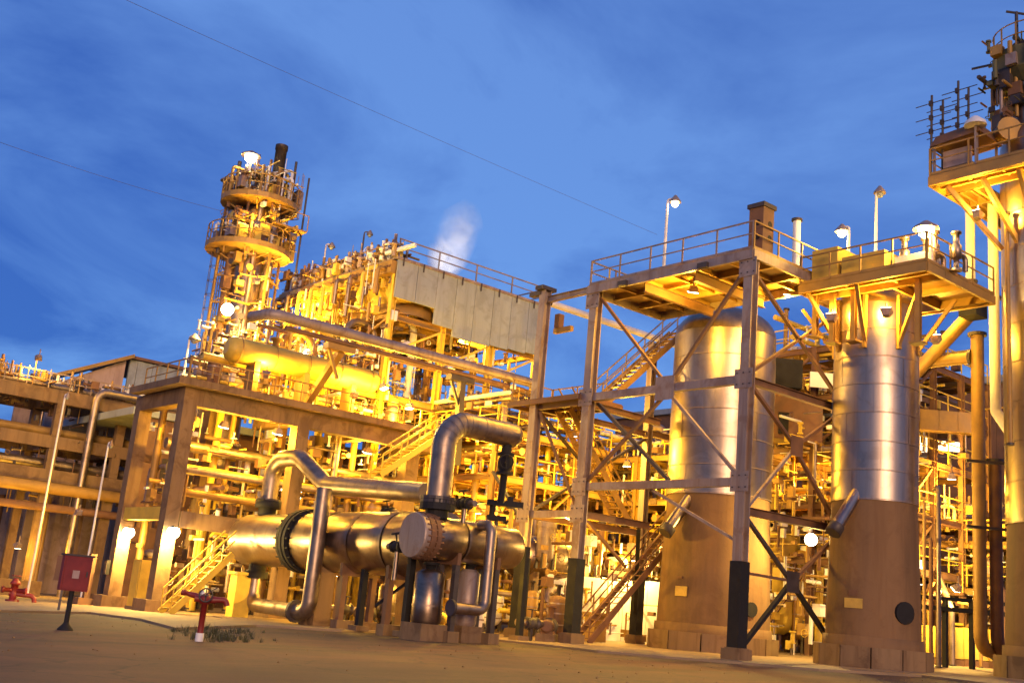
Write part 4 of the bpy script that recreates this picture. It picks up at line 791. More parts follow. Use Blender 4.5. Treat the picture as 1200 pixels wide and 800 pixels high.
# pale pipe through the frame corner towards the tower
a = atY(643, 354, YC + .5); b = atY(742, 388, YC + .5); zc = (a.z + b.z) / 2
pipe('link_pipe', 'pale yellow pipe crossing between the two left frame columns high up', [(a.x, YC + .5, zc), (b.x, YC + .5, zc), (b.x + 4, YC + .5, zc)], .17, WHIT, fl=(0,))
q = atX(668, 385, XF + .6); jb = thing('jib_bracket', 'short ochre jib sticking out beside the leftmost frame column', 'bracket', q)
put('arm', MB().bx(q.x - .1, q.x + .1, YC - 1.4, YC - .2, q.z - .12, q.z + .12), OCHR, jb); put('block', MB().bx(q.x - .16, q.x + .16, YC - .62, YC - .3, q.z + .125, q.z + .8), RUST, jb)

# ------------------------------------------------------------------ pipe rack at the far left
RYk = 74.0
rk = thing('pipe_rack', 'three-tier concrete pipe rack fading away at the far left', 'pipe rack', (10, RYk, zb(10, RYk)))
lev = [atY(0, 452, RYk).z, atY(0, 507, RYk).z, atY(0, 548, RYk).z]
for k, z in enumerate(lev):
    for y in (RYk, RYk + 5): put('long_beam', MB().bx(-4, 33, y - .25, y + .25, z - .45, z + (.45 if k == 0 else .35)), CONC, rk)
    for i in range(9): x = -2 + i * 4.2; put('cross_beam', MB().bx(x - .2, x + .2, RYk + .26, RYk + 4.74, z - .40, z + .2), CONC, rk)
for i in range(9):
    for y in (RYk, RYk + 5):
        x = -2 + i * 4.2
        for z0_, z1_ in ((zb(x, y) - .1, lev[2] - .46), (lev[2] + .36, lev[1] - .46), (lev[1] + .36, lev[0] - .46)): put('column', MB().bx(x - .28, x + .28, y - .24, y + .24, z0_, z1_), CONC, rk)
names = ['rust', 'pale', 'ochre']
for k, (z, y, r, m, lab) in enumerate(((lev[0] + .75, RYk + .9, .26, PIPE, 'topmost pale pipe on the far left rack'), (lev[0] + .65, RYk + 2.2, .18, RUST, 'rusty line on the top tier of the far left rack'), (lev[0] + .9, RYk + 3.5, .42, WHIT, 'thick white line on the top tier of the far left rack'),
        (lev[1] + .7, RYk + 1.0, .3, OCHR, 'ochre pipe on the middle tier of the far left rack'), (lev[1] + .6, RYk + 2.6, .22, PIPE, 'pale pipe on the middle tier of the far left rack'),
        (lev[2] + .75, RYk + .9, .34, PIPE, 'thick pipe on the lowest tier of the far left rack'), (atY(60, 572, RYk - 1).z, RYk - 1.0, .38, OCHR, 'fat ochre pipe slung below the rack tiers'), (atY(60, 595, RYk - .8).z, RYk - .8, .26, RUST, 'rust-coloured pipe lowest on the far left rack'))):
    pipe('rack_pipe', lab, [(-5, y, z), (33, y, z)], r, m, n=10, bands=6.0)
for i in range(110):  # small fittings standing in the top tier
    x = rnd.uniform(13, 28); y = RYk + rnd.uniform(.6, 4.5); h = rnd.uniform(.5, 1.5); z = lev[0] + .42
    put('fitting', MB().lathe((x, y, z), (0, 0, 1), [(0, .14), (h * .5, .14), (h * .5, .26), (h * .6, .26), (h * .6, .1), (h, .1)], 8), rnd.choice((WHIT, RUST, PIPE, DARK, OCHR)), rk)
fittings(rk, 11, 30, RYk - .2, RYk + 5, lev[0] + .5, lev[0] + 1.5, 90, (OCHR, RUST, WHIT, DARK))
fittings(rk, 11, 30, RYk - .2, RYk + 5, lev[2] - 2.2, lev[0] - .3, 70, (OCHR, RUST, PIPE, DARK))
for x_ in (14.5, 18.0, 22.3, 25.4): put('mast', MB().bar((x_, RYk + 2, lev[0] + .4), (x_, RYk + 2, lev[0] + rnd.uniform(1.6, 2.4)), .1), DARK, rk)
put('top_rail', MB().bar((-3, RYk, lev[0] + 1.5), (30, RYk, lev[0] + 1.5), .07).bar((-3, RYk, lev[0] + 1.0), (30, RYk, lev[0] + 1.0), .06), GALV, rk)
for i in range(24): inst('post', post_mesh(1.5, GALV), (-3 + i * 1.4, RYk, lev[0] + .2), rk)
q = atY(107, 505, RYk - .9); pipe('drop_pipe', 'pale pipe bending down off the front of the far left rack', [(q.x + 4.2, RYk - .8, lev[0] + .75), (q.x, RYk - .8, lev[0] + .75), (q.x, RYk - .8, zb(q.x, RYk))], .26, PIPE, bend=.7)
# dim columns and trunks behind the rack foot
for k in range(18):
    x = 11 + k * 1.25 + rnd.uniform(-.4, .4); y = RYk + 8 + rnd.uniform(-1, 4)
    pipe('riser', 'dim upright riser in the dark behind the far left rack', [(x, y, zb(x, y) - .1), (x, y, lev[2] - 1)], rnd.uniform(.1, .28), rnd.choice((RUST, OCHR, DARK, PIPE)), group='dim risers behind the rack', n=8)
lw = thing('retaining_wall', 'low pale wall along the foot of the far left rack', 'wall', (15, RYk - 4, zb(15, RYk)))
for k in range(8): x = -6 + k * 3.6; put('wall_block', MB().bx(x + .015, x + 3.585, RYk - 4.2, RYk - 3.8, zb(x, RYk - 4) - .3, zb(x, RYk - 4) + .95), CONC, lw)
dk = thing('plant_building', 'dark windowless plant building closing the view behind the far left rack', 'building', (10, 100, 0)); put('wall', MB().bx(-20, 44, 96, 108, -3, 7.2), DARK, dk); put('roof', MB().bx(-20.4, 44.4, 95.6, 108.4, 7.21, 7.5), GREY, dk)
for k in range(8): put('wall_rib', MB().bx(-12 + k * 7, -11.5 + k * 7, 95.8, 95.99, -2, 7.1), RUST, dk)
# shed beyond the rack
sy_ = 84.0; s0, s1 = atY(78, 440, sy_), atY(149, 418, sy_); s2 = atX(205, 440, s1.x)
sh = thing('shed', 'pinkish shed with pale corrugated flank rising behind the rack', 'shed', (s0.x, sy_, zb(s0.x, sy_)))
zr0, zr1 = s0.z - .2, s1.z
put('wall', MB().add([(s0.x - 1, sy_, zb(s0.x, sy_)), (s1.x, sy_, zb(s0.x, sy_)), (s1.x, sy_, zr1 - .3), (s0.x - 1, sy_, zr0 - .7), (s0.x - 1, sy_ + .3, zb(s0.x, sy_)), (s1.x, sy_ + .3, zb(s0.x, sy_)), (s1.x, sy_ + .3, zr1 - .3), (s0.x - 1, sy_ + .3, zr0 - .7)], [(0, 1, 2, 3), (7, 6, 5, 4), (0, 4, 5, 1), (1, 5, 6, 2), (2, 6, 7, 3), (3, 7, 4, 0)]), PINK, sh)
put('roof', MB().add([(s0.x - 2.5, sy_ - .8, zr0 - .9), (s1.x + .3, sy_ - .8, zr1 - .1), (s1.x + .3, sy_ + 11, zr1 - .1), (s0.x - 2.5, sy_ + 11, zr0 - .9)] + [(s0.x - 2.5, sy_ - .8, zr0 - .6), (s1.x + .3, sy_ - .8, zr1 + .2), (s1.x + .3, sy_ + 11, zr1 + .2), (s0.x - 2.5, sy_ + 11, zr0 - .6)], [(3, 2, 1, 0), (4, 5, 6, 7), (0, 1, 5, 4), (1, 2, 6, 5), (2, 3, 7, 6), (3, 0, 4, 7)]), OCHR, sh)
yd_ = sy_ - 8; 
for k in range(10):
    x0_ = s1.x + .31 + k * .62
    put('flank_panel', MB().bx(x0_, x0_ + .60, sy_ - .02 - .05 * (k % 2), sy_ + .2, 10, zr1 - .15), GREY, sh)
put('flank_roof', MB().bx(s1.x + .32, s1.x + 9.5, sy_ - .4, sy_ + 9, zr1 - .1, zr1 + .12), RUST, sh); put('flank_wall', MB().bx(s1.x + 6.6, s1.x + 9.3, sy_, sy_ + .2, 10, zr1 - .15), OCHR, sh)
put('back_wall', MB().bx(s0.x - 1, s1.x + 9, sy_ + 8, sy_ + 8.3, zb(s0.x, sy_), zr0 - 1), PINK, sh)

# ------------------------------------------------------------------ lamp posts
def lamp_at(label, px, pt, pb, D, arm, **k):
    q = atD(px, pb, D); t = atV(px, pt, q.x, q.y); return pole_lamp(label, (q.x, q.y, q.z), (q.x, q.y, t.z), arm, **k)
W = WHIT
q = atX(778, 311, XF + .3); t = atV(778, 238, q.x, q.y); L_ = pole_lamp('white lamp post rising from the left part of the upper frame platform', (q.x, q.y, ZT + .45), (q.x, q.y, t.z), (.1, -.35, 0), 0, lit=True, hs=.26, group='lamp posts on the plant')
spot(L_, (q.x - .15, q.y - .35, t.z - .3), gnd(650, 810), 13000, SOD, 95)
q = atX(1026, 310, 39); t = atV(1028, 226, q.x, q.y); pole_lamp('tall white lamp post behind the rail of the ochre tower platform', (q.x, q.y, zp), (q.x, q.y, t.z), (.1, -.1, 0), 0, lit=False, hs=.26)
q = atX(994, 318, 37.6); t = atV(994, 270, q.x, q.y); pole_lamp('short lit lamp post bending left over the ochre tower platform', (q.x, q.y, zp), (q.x, q.y, t.z), (-.05, .3, 0), 250, SODW, hs=.3)
q = atX(1103, 306, 36.8); t = atV(1105, 262, q.x, q.y); L_ = pole_lamp('dazzling lamp post on the near corner of the ochre tower platform', (q.x + .2, q.y + .5, zp), (q.x + .2, q.y + .5, t.z), (.0, .22, 0), 700, SODW, hs=.5, white=True)
spot(L_, (q.x, q.y + .5, t.z - .5), gnd(950, 850), 12000, SOD, 95)
lamp_at('thin lamp post with a pale head over the yellow structure roof', 375, 288, 340, 72, (.25, -.3, 0), lit=False, hs=.26)
lamp_at('thin dark-headed lamp post nearer the cooler corner', 421, 274, 320, 72, (.25, -.3, 0), lit=False, hs=.22, m=DARK)
lamp_at('lamp post with a round head left of the tall columns', 215, 396, 440, 60, (.2, -.2, 0), lit=False, hs=.32)
q = atV(288, 203, tcx, tcy); pole_lamp('blazing lamp at the top of the tall column bundle', (tcx - 1.4, tcy - .9, zg2), (tcx - 1.4, tcy - .9, q.z + .6), (-.05, -.12, 0), 900, SODW, white=True, hs=.62)
q = atV(257, 210, tcx - 1.6, tcy + 1.4); pole_lamp('unlit dark lamp on the outer rail of the tall column gallery', (tcx - 1.6, tcy + 1.4, zg2 - .1), (tcx - 1.6, tcy + 1.4, q.z), (-.05, .12, 0), lit=False, m=DARK, hs=.4)
lp_ = atD(68, 508, 66); q = atV(75, 465, lp_.x, lp_.y); pole_lamp('plain white pole leaning out in front of the rack tiers', (lp_.x, lp_.y, zb(lp_.x, lp_.y)), (lp_.x, lp_.y, q.z), (.1, -.1, 0), lit=False, hs=.14)
lp_ = atD(104, 650, 58); q = atV(127, 522, lp_.x, lp_.y); pole_lamp('thin pale pole standing left of the concrete pillars', (lp_.x, lp_.y, zb(lp_.x, lp_.y)), (lp_.x, lp_.y, q.z), (.1, -.1, 0), lit=False, hs=.14)

# ------------------------------------------------------------------ roadside sign, fire monitor, red valve, weeds
def facing(p): d = V((CAM.x - p.x, CAM.y - p.y, 0)).normalized(); return d, V((-d.y, d.x, 0))
sg = gnd(76, 738); n_, s_ = facing(sg); n_ = (n_ + s_ * .25).normalized(); s_ = V((-n_.y, n_.x, 0))
zt_ = zat(86, 651, sg.x, sg.y); zl_ = zat(86, 692, sg.x, sg.y); zc = (zt_ + zl_) / 2; ax3 = (s_, n_, V((0, 0, 1)))
sn = thing('hose_cabinet', 'dark red square cabinet with a pale square panel on a black post at the roadside', 'cabinet', (sg.x, sg.y, zg(sg.x, sg.y)))
put('cabinet_body', MB().box((sg.x, sg.y, zc) , (.70, .26, zt_ - zl_), ax3), REDP, sn)
c0 = V((sg.x, sg.y, zc)) + n_ * .145; dr = put('door', MB().box(c0, (.62, .03, zt_ - zl_ - .08), ax3), REDP, sn); put('pale_panel', MB().box(c0 + n_ * .022 + s_ * -.02 + V((0, 0, -.02)), (.17, .012, .2), ax3), PINK, sn); put('handle', MB().box(c0 + n_ * .035 + s_ * .25, (.03, .04, .14), ax3), DARK, dr)
put('cap', MB().box((sg.x, sg.y, zt_ + .025), (.78, .34, .045), ax3), DARK, sn)
put('post', MB().tube((sg.x, sg.y, zg(sg.x, sg.y)), (sg.x, sg.y, zl_ - .002), .065, 12), BLCK, sn); put('foot', MB().lathe((sg.x, sg.y, zg(sg.x, sg.y)), (0, 0, 1), [(0, .2), (.03, .2), (.16, .085), (.2, .07)], 14), BLCK, sn)
rs = sg - s_ * .05; side = thing('notice_board', 'darker weathered board standing just behind the red cabinet', 'board', gnd(68, 728)); q = gnd(66, 727); n2, s2_ = facing(q)
put('board', MB().box((q.x, q.y, zc + .1), (.6, .05, .75), (s2_, n2, V((0, 0, 1)))), RUST, side); put('post', MB().box((q.x, q.y, zc - .5), (.07, .07, zc * 1.1), (s2_, n2, V((0, 0, 1)))), DARK, side)
mg = gnd(233, 751); z0 = zg(mg.x, mg.y); n_, s_ = facing(mg)
mo = thing('fire_monitor', 'red fire monitor on a stand pipe with a white foot among the weeds', 'fire monitor', (mg.x, mg.y, z0))
put('foot', MB().lathe((mg.x, mg.y, z0 - .02), (0, 0, 1), [(0, .1), (.22, .1)], 14), WHIT, mo)
put('stand_pipe', MB().lathe((mg.x, mg.y, z0 + .2), (0, 0, 1), [(0, .075), (.7, .075), (.7, .13), (.78, .13)], 14), REDP, mo)
c = V((mg.x, mg.y, z0 + 1.02)); put('swivel_body', MB().sphere(c, .15, 14, 8).tube(c - s_ * .26, c + s_ * .26, .09, 10), REDP, mo)
put('barrel', MB().lathe(c + s_ * .1, (-s_ * 1 + V((0, 0, .18)) - n_ * .3), [(0, .085), (.45, .07), (.62, .05), (.62, .075), (.72, .08)], 12), REDP, mo); put('inlet_arm', MB().sweep(rnd_path([c + s_ * .2, c + s_ * .5 + V((0, 0, .02)), c + s_ * .55 + V((0, 0, -.12))], .1), .075, 10), REDP, mo)
hw = put('control_wheel', MB().torus(c + n_ * .25 + V((0, 0, .1)), n_, .16, .018, 18, 6).bar(c + n_ * .25 + V((0, 0, -.06)), c + n_ * .25 + V((0, 0, .26)), .02).bar(c + n_ * .25 + s_ * .16 + V((0, 0, .1)), c + n_ * .25 - s_ * .16 + V((0, 0, .1)), .02).tube(c, c + n_ * .26 + V((0, 0, .1)), .025, 6), DARK, mo)
put('gauge', MB().lathe(c + V((0, 0, .14)) + n_ * .02 - s_ * .1, n_, [(-.03, .07), (.03, .07)], 12), WHIT, mo); put('lever', MB().bar(c + V((0, 0, .12)), c + V((0, 0, .3)) + s_ * .25, .03), DARK, mo)
rg_ = gnd(14, 704, .08); z0 = zg(rg_.x, rg_.y) + .08
rv = thing('hydrant', 'bright red twin-outlet hydrant at the left picture edge', 'hydrant', (rg_.x, rg_.y, z0)); k_ = 1.0
put('barrel', MB().lathe((rg_.x, rg_.y, z0), (0, 0, 1), [(0, .3), (.08, .3), (.08, .16), (.75, .16), (.75, .22), (.85, .22), (1.05, .08)], 16), REDP, rv)
n_, s_ = facing(rg_)
for k in (-1, 1): put('outlet', MB().lathe((rg_.x, rg_.y, z0 + .5), s_ * k + n_ * .3, [(0, .1), (.45, .1), (.45, .15), (.55, .15)], 12), REDP, rv)
put('hand_wheel', MB().torus((rg_.x, rg_.y, z0 + 1.15), (0, 0, 1), .2, .025, 16, 6).bar((rg_.x - .2, rg_.y, z0 + 1.15), (rg_.x + .2, rg_.y, z0 + 1.15), .03), REDP, rv)
put('bend', MB().sweep(rnd_path([V((rg_.x, rg_.y, z0 + .35)) - s_ * .2, V((rg_.x, rg_.y, z0 + .3)) + s_ * .9, V((rg_.x, rg_.y, z0 - .05)) + s_ * .95], .25), .11, 10), REDP, rv)
mb = MB()
for c in range(75):
    px0 = rnd.gauss(258, 27); q0 = gnd(px0, 738 + rnd.random() * 15)
    for i in range(16):
        h = rnd.uniform(.08, .30) * (1 - min(.6, abs(px0 - 250) / 120)); a = rnd.uniform(0, 6.28); b_ = V((math.cos(a), math.sin(a), 0)); q = q0 + b_ * rnd.uniform(0, .1); e = V((-b_.y, b_.x, 0)) * .007; md = q + b_ * h * .25 + V((0, 0, h * .6)); tip = q + b_ * h * rnd.uniform(.5, .9) + V((0, 0, h))
        mb.add([q - e, q + e, md + e * .8, md - e * .8, tip], [(0, 1, 2, 3), (3, 2, 4)])
put('weeds', mb, WEED, None, None, 'stuff')

mb = MB()
for i in range(220):   # loose stones along the broken edge of the road
    px = rnd.uniform(-20, 1210); q = gnd(px, 712 + px * .075 + rnd.uniform(6, 60) * rnd.random()); r = rnd.uniform(.01, .035)
    mb.lathe(q - V((0, 0, r * .3)), (rnd.uniform(-.3, .3), rnd.uniform(-.3, .3), 1), [(0, r * .7), (r * .5, r), (r * 1.1, r * .5)], 5)
put('stones', mb, CONC, None, None, 'stuff')
# ------------------------------------------------------------------ overhead cables
def cable(label, pts, D, r):
    P_ = [atD(px, py, d) for (px, py), d in zip(pts, D)]; return single('overhead_cable', MB().sweep(P_, r, 5), GALV, label, 'cable', 'cables crossing the sky')
def curve(p, n=24):
    out = []
    for i in range(n + 1):
        t = i / n; out.append(tuple((1 - t) ** 2 * p[0][k] + 2 * t * (1 - t) * p[1][k] + t * t * p[2][k] for k in (0, 1)))
    return out
c1 = curve([(100, -22), (340, 90), (770, 275)]); cable('long thin cable falling across the sky from the top edge', c1, [70 + 80 * i / 24 for i in range(25)], .019)
c1 = curve([(-60, 145), (100, 205), (262, 248)]); cable('short thin cable crossing the sky left of the tall columns', c1, [75 + 30 * i / 24 for i in range(25)], .017)
# ------------------------------------------------------------------ steam
sm_ = bpy.data.materials.new('steam'); sm_.use_nodes = True; t = sm_.node_tree; t.nodes.clear()
o_ = N(t, 'ShaderNodeOutputMaterial'); pv = N(t, 'ShaderNodeVolumePrincipled'); pv.inputs['Color'].default_value = (.92, .92, .94, 1); pv.inputs['Anisotropy'].default_value = .2; LK(t, pv, 0, o_, 'Volume')
tcn = N(t, 'ShaderNodeTexCoord'); nz = N(t, 'ShaderNodeTexNoise', i_Scale=0.55, i_Detail=4.0, i_Roughness=.6, i_Distortion=.6); g_ = N(t, 'ShaderNodeNewGeometry'); LK(t, g_, 'Position', nz, 'Vector')
sp_ = N(t, 'ShaderNodeSeparateXYZ'); LK(t, tcn, 'Generated', sp_, 0)
# density fades to the rim of the plume and upwards
ux = MATH(t, 'SUBTRACT', sp_.outputs[0], None, vb=.5); uy = MATH(t, 'SUBTRACT', sp_.outputs[1], None, vb=.5)
s0_, s1_ = atD(515, 322, 95), atD(552, 238, 95)
ssteam = MB(); sax = (s1_ - s0_)
Lst = sax.length; ssteam.lathe(s0_ - sax * .08, sax, [(0, .6), (Lst * .2, 1.6), (Lst * .5, 2.3), (Lst * .85, 2.0), (Lst * 1.1, .7)], 16)
steam = put('steam', ssteam, sm_, None, None, 'stuff')
dv = N(t, 'ShaderNodeVectorMath', operation='SUBTRACT'); LK(t, g_, 'Position', dv, 0); dv.inputs[1].default_value = s0_
dn = sax.normalized(); dt = N(t, 'ShaderNodeVectorMath', operation='DOT_PRODUCT'); LK(t, dv, 0, dt, 0); dt.inputs[1].default_value = dn
pr = N(t, 'ShaderNodeVectorMath', operation='SCALE'); pr.inputs[0].default_value = dn; t.links.new(dt.outputs['Value'], pr.inputs['Scale'])
rj = N(t, 'ShaderNodeVectorMath', operation='SUBTRACT'); LK(t, dv, 0, rj, 0); LK(t, pr, 0, rj, 1); ln = N(t, 'ShaderNodeVectorMath', operation='LENGTH'); LK(t, rj, 0, ln, 0)
rad = MATH(t, 'SUBTRACT', None, MATH(t, 'DIVIDE', ln.outputs['Value'], None, vb=2.0), va=1.0, clamp=True)
up_ = MATH(t, 'SUBTRACT', None, MATH(t, 'DIVIDE', dt.outputs['Value'], None, vb=Lst * 1.05), va=1.0, clamp=True)
nf_ = MATH(t, 'SUBTRACT', nz.outputs[0], None, vb=.36, clamp=True)
t.links.new(MATH(t, 'MULTIPLY', MATH(t, 'MULTIPLY', MATH(t, 'MULTIPLY', rad, up_), nf_), None, vb=6.0), pv.inputs['Density'])
q = atD(513, 330, 94); sv = thing('steam_vent', 'steam vent hidden behind the cooler, white plume above it', 'vent', (q.x, q.y, q.z - 8)); put('vent_stack', MB().tube((q.x, q.y, zb(q.x, q.y)), (q.x, q.y, q.z - .6), .4, 12), GALV, sv); put('vent_lip', MB().lathe((q.x, q.y, q.z - .6), (0, 0, 1), [(0, .5), (.3, .5)], 12), DARK, sv)
fv = flood('added floodlight brightening the steam from behind the cooler', q + V((-1.5, -1.5, -3.0)), (.2, .3, .9), 10, SODW); spot(fv, q + V((-1.5, -1.5, -2.6)), s1_, 6000, (1, .9, .75), 60)  # unseen lamp and spot, added to make the plume brighter
# ------------------------------------------------------------------ right-hand pipes between the towers
D_ = 47.5; v_ = atD(1147, 560, D_); VX, VY = v_.x, v_.y; rP = .31
zt_ = zat(1146, 392, VX, VY); zbt = zat(1146, 690, VX, VY)
hz = zat(1147, 418, VX, VY)
pipe('upright_header', 'fat ochre upright pipe between the slim tower and the right tower', [(VX, VY, zt_), (VX, VY, zb(VX, VY) + .9), (VX + 1.4, VY, zb(VX, VY) + .9)], .28, OCHR, bend=.7, n=16, bands=2.4, fl=(0, -1))
pipe('level_header', 'ochre level pipe running from the slim tower into the fat upright pipe', [(VX, VY + 4.8, hz), (VX, VY + .26, hz)], .27, OCHR, n=16, bands=1.6, fl=(-1,))
v2_ = atD(1166, 560, D_); pipe('downcomer', 'second upright pipe just right of the ochre bent pipe', [(v2_.x, v2_.y, zat(1166, 540, v2_.x, v2_.y)), (v2_.x, v2_.y, zb(v2_.x, v2_.y) + .9), (v2_.x + 1.3, v2_.y, zb(v2_.x, v2_.y) + .9)], .27, RUST, n=14, bend=.7, fl=(0,))
v3_ = atD(1166, 420, 46.5); pipe('white_downpipe', 'white-lit upright pipe with seams left of the right tower', [(v3_.x, v3_.y, zat(1165, 230, v3_.x, v3_.y)), (v3_.x, v3_.y, zat(1166, 482, v3_.x, v3_.y)), (v3_.x + .1, v3_.y - .5, zat(1166, 505, v3_.x, v3_.y))], .22, WHIT, n=14, bend=.3, bands=.9)
v4_ = atD(1137, 280, 48.5); pipe('white_downpipe', 'short pale pipe dropping from the highest platform past the bright lamp', [(v4_.x, v4_.y, zat(1136, 235, v4_.x, v4_.y)), (v4_.x, v4_.y, zat(1136, 330, v4_.x, v4_.y))], .2, WHIT, n=12, fl=(-1,))
v5_ = atD(1182, 400, 43.5); pipe('slim_downpipe', 'slim golden pipe hugging the left flank of the right tower', [(v5_.x, v5_.y, zat(1180, 250, v5_.x, v5_.y)), (v5_.x, v5_.y, zat(1180, 520, v5_.x, v5_.y))], .1, OCHR, n=8, fl=(0, -1))
a, b = atD(1085, 424, 50), atD(1130, 376, 50); pipe('slanting_pipe', 'pipe slanting up to the right below the dark bracket', [a - (b - a) * .6, b + (b - a) * .15], .3, OCHR, n=12)
bk = atD(1140, 358, 48); sb_ = thing('pipe_hanger', 'black hanger box under the right end of the ochre tower platform', 'bracket', bk)
put('box', MB().box(bk, (1.0, .8, 1.1)), BLCK, sb_); put('plate', MB().bx(bk.x - .9, bk.x + 1.6, bk.y - .6, bk.y + .6, bk.z + .56, bk.z + .7), DARK, sb_)
cl = atD(1155, 543, 47.3); pc_ = thing('pipe_clamp', 'dark clamp bar tying the two upright pipes together', 'bracket', cl); put('bar', MB().bar(cl + _rh * -1.0 - _fh * .4, cl + _rh * .9 - _fh * .4, .12), DARK, pc_); put('shoe', MB().box(cl + _rh * .9 - _fh * .45, (.25, .25, .3)), BLCK, pc_)
cl = atD(1160, 620, 47); pc_ = thing('pipe_clamp', 'lower dark bar with a square end across the upright pipes', 'bracket', cl); put('bar', MB().bar(cl + _rh * -1.2 - _fh * .45, cl + _rh * .8 - _fh * .45, .12), DARK, pc_); put('shoe', MB().box(cl + _rh * .85 - _fh * .45, (.3, .3, .4)), BLCK, pc_)

# ------------------------------------------------------------------ open process structures behind
def module(name, label, x0, x1, y0, y1, levels, nx, ny, m=OCHR, dm=OCHR, rail=YELL, brc=True, roof=True):
    root = thing(name, label, 'process structure', (x0, y0, zb(x0, y0))); top = levels[-1]
    xs = [x0 + (x1 - x0) * i / nx for i in range(nx + 1)]; ys = [y0 + (y1 - y0) * j / ny for j in range(ny + 1)]
    for x in xs:
        for y in ys: put('column', MB().ibeam((x, y, zb(x, y) - .1), (x, y, top - .02), .28, .28, (1, 0, 0)), m, root)
    for z in levels:
        for y in ys: beam(root, 'beam', (x0 + .16, y, z - .2), (x1 - .16, y, z - .2), .2, .34, m)
        for x in xs: beam(root, 'beam', (x, y0 + .16, z - .19), (x, y1 - .16, z - .19), .18, .3, m)
        for i in range(nx):
            for j in range(ny):
                if rnd.random() < .8: put('deck_panel', MB().bx(xs[i] + .12, xs[i + 1] - .12, ys[j] + .12, ys[j + 1] - .12, z + .0, z + .05), dm, root)
        handrail(root, [(x0 - .05, y1, z + .05), (x0 - .05, y0 - .05, z + .05), (x1, y0 - .05, z + .05)], rail, 1.1, 1.6, toe=False)
    if brc:
        zs = [zb(x0, y0) + .3] + levels
        for k in range(len(zs) - 1):
            i = rnd.randrange(nx); put('brace', MB().bar((xs[i] + .1, y0 + .02, zs[k]), (xs[i + 1] - .1, y0 + .02, zs[k + 1] - .4), .12), m, root)
            j = rnd.randrange(ny); put('brace', MB().bar((x0 + .02, ys[j] + .1, zs[k + 1] - .4), (x0 + .02, ys[j + 1] - .1, zs[k]), .12), m, root)
    return root
MS = [OCHR, YELL, PIPE, WHIT, RUST, GALV, YELL, OCHR]
def pump(x, y, z, label, group, rz=0.0, m=None):
    m = m or rnd.choice(MS); p = V((x, y, z)); root = thing('pump', label, 'pump', p, group); e = V((math.cos(rz), math.sin(rz), 0)); s = V((-e.y, e.x, 0))
    put('base_plate', MB().box(p + V((0, 0, .15)), (1.9, .8, .3), (e, s, V((0, 0, 1)))), CONC, root)
    mo_ = put('motor', MB().lathe(p - e * .8 + V((0, 0, .62)), e, [(0, .2), (.05, .28), (.75, .28), (.82, .12), (1.0, .1)], 14), m, root)
    put('volute', MB().lathe(p + e * .3 + V((0, 0, .62)), e, [(0, .22), (.08, .36), (.32, .36), (.4, .2), (.5, .16), (.5, .26), (.58, .26)], 16), DARK, root)
    put('discharge', MB().lathe(p + e * .5 + V((0, 0, .9)), (0, 0, 1), [(0, .13), (.5, .13), (.5, .24), (.6, .24)], 12), m, root)
    for k in (-.5, .45): put('foot', MB().box(p + e * k + V((0, 0, .34)), (.25, .5, .16), (e, s, V((0, 0, 1)))), m, root)
def vessel(x, y, z0, z1, r, label, m, group=None):
    root = thing('upright_vessel', label, 'vessel', (x, y, z0), group); h = z1 - z0
    put('shell', MB().lathe((x, y, z0 + h * .12), (0, 0, 1), [(0, r * .4), (r * .25, r * .85), (r * .5, r), (h * .8, r), (h * .8 + r * .3, r * .85), (h * .8 + r * .5, r * .35)], 22), m, root)
    for k in range(4):
        t = k * math.pi / 2 + .6; put('leg', MB().bar((x + r * .9 * math.cos(t), y + r * .9 * math.sin(t), z0 - .05), (x + r * .9 * math.cos(t), y + r * .9 * math.sin(t), z0 + h * .3), .14), DARK, root)
    for f in (.35, .6, .82): put('band', MB().lathe((x, y, z0 + h * f), (0, 0, 1), [(0, r + .02), (.06, r + .02)], 22, False), GALV, root)
    put('nozzle', MB().lathe((x, y, z0 + h * .92 + r * .4), (0, 0, 1), [(0, r * .25), (.4, r * .25), (.4, r * .45), (.5, r * .45)], 12), DARK, root)
CN = {'ochre_steel': 'ochre', 'yellow_paint': 'yellow', 'pipe_cladding': 'silvery', 'white_paint': 'white', 'rusty_steel': 'rust-brown', 'galvanised_steel': 'grey'}
FLN = ['at ground level', 'on the first floor', 'on the second floor', 'on the third floor', 'on the fourth floor', 'on the top floor']
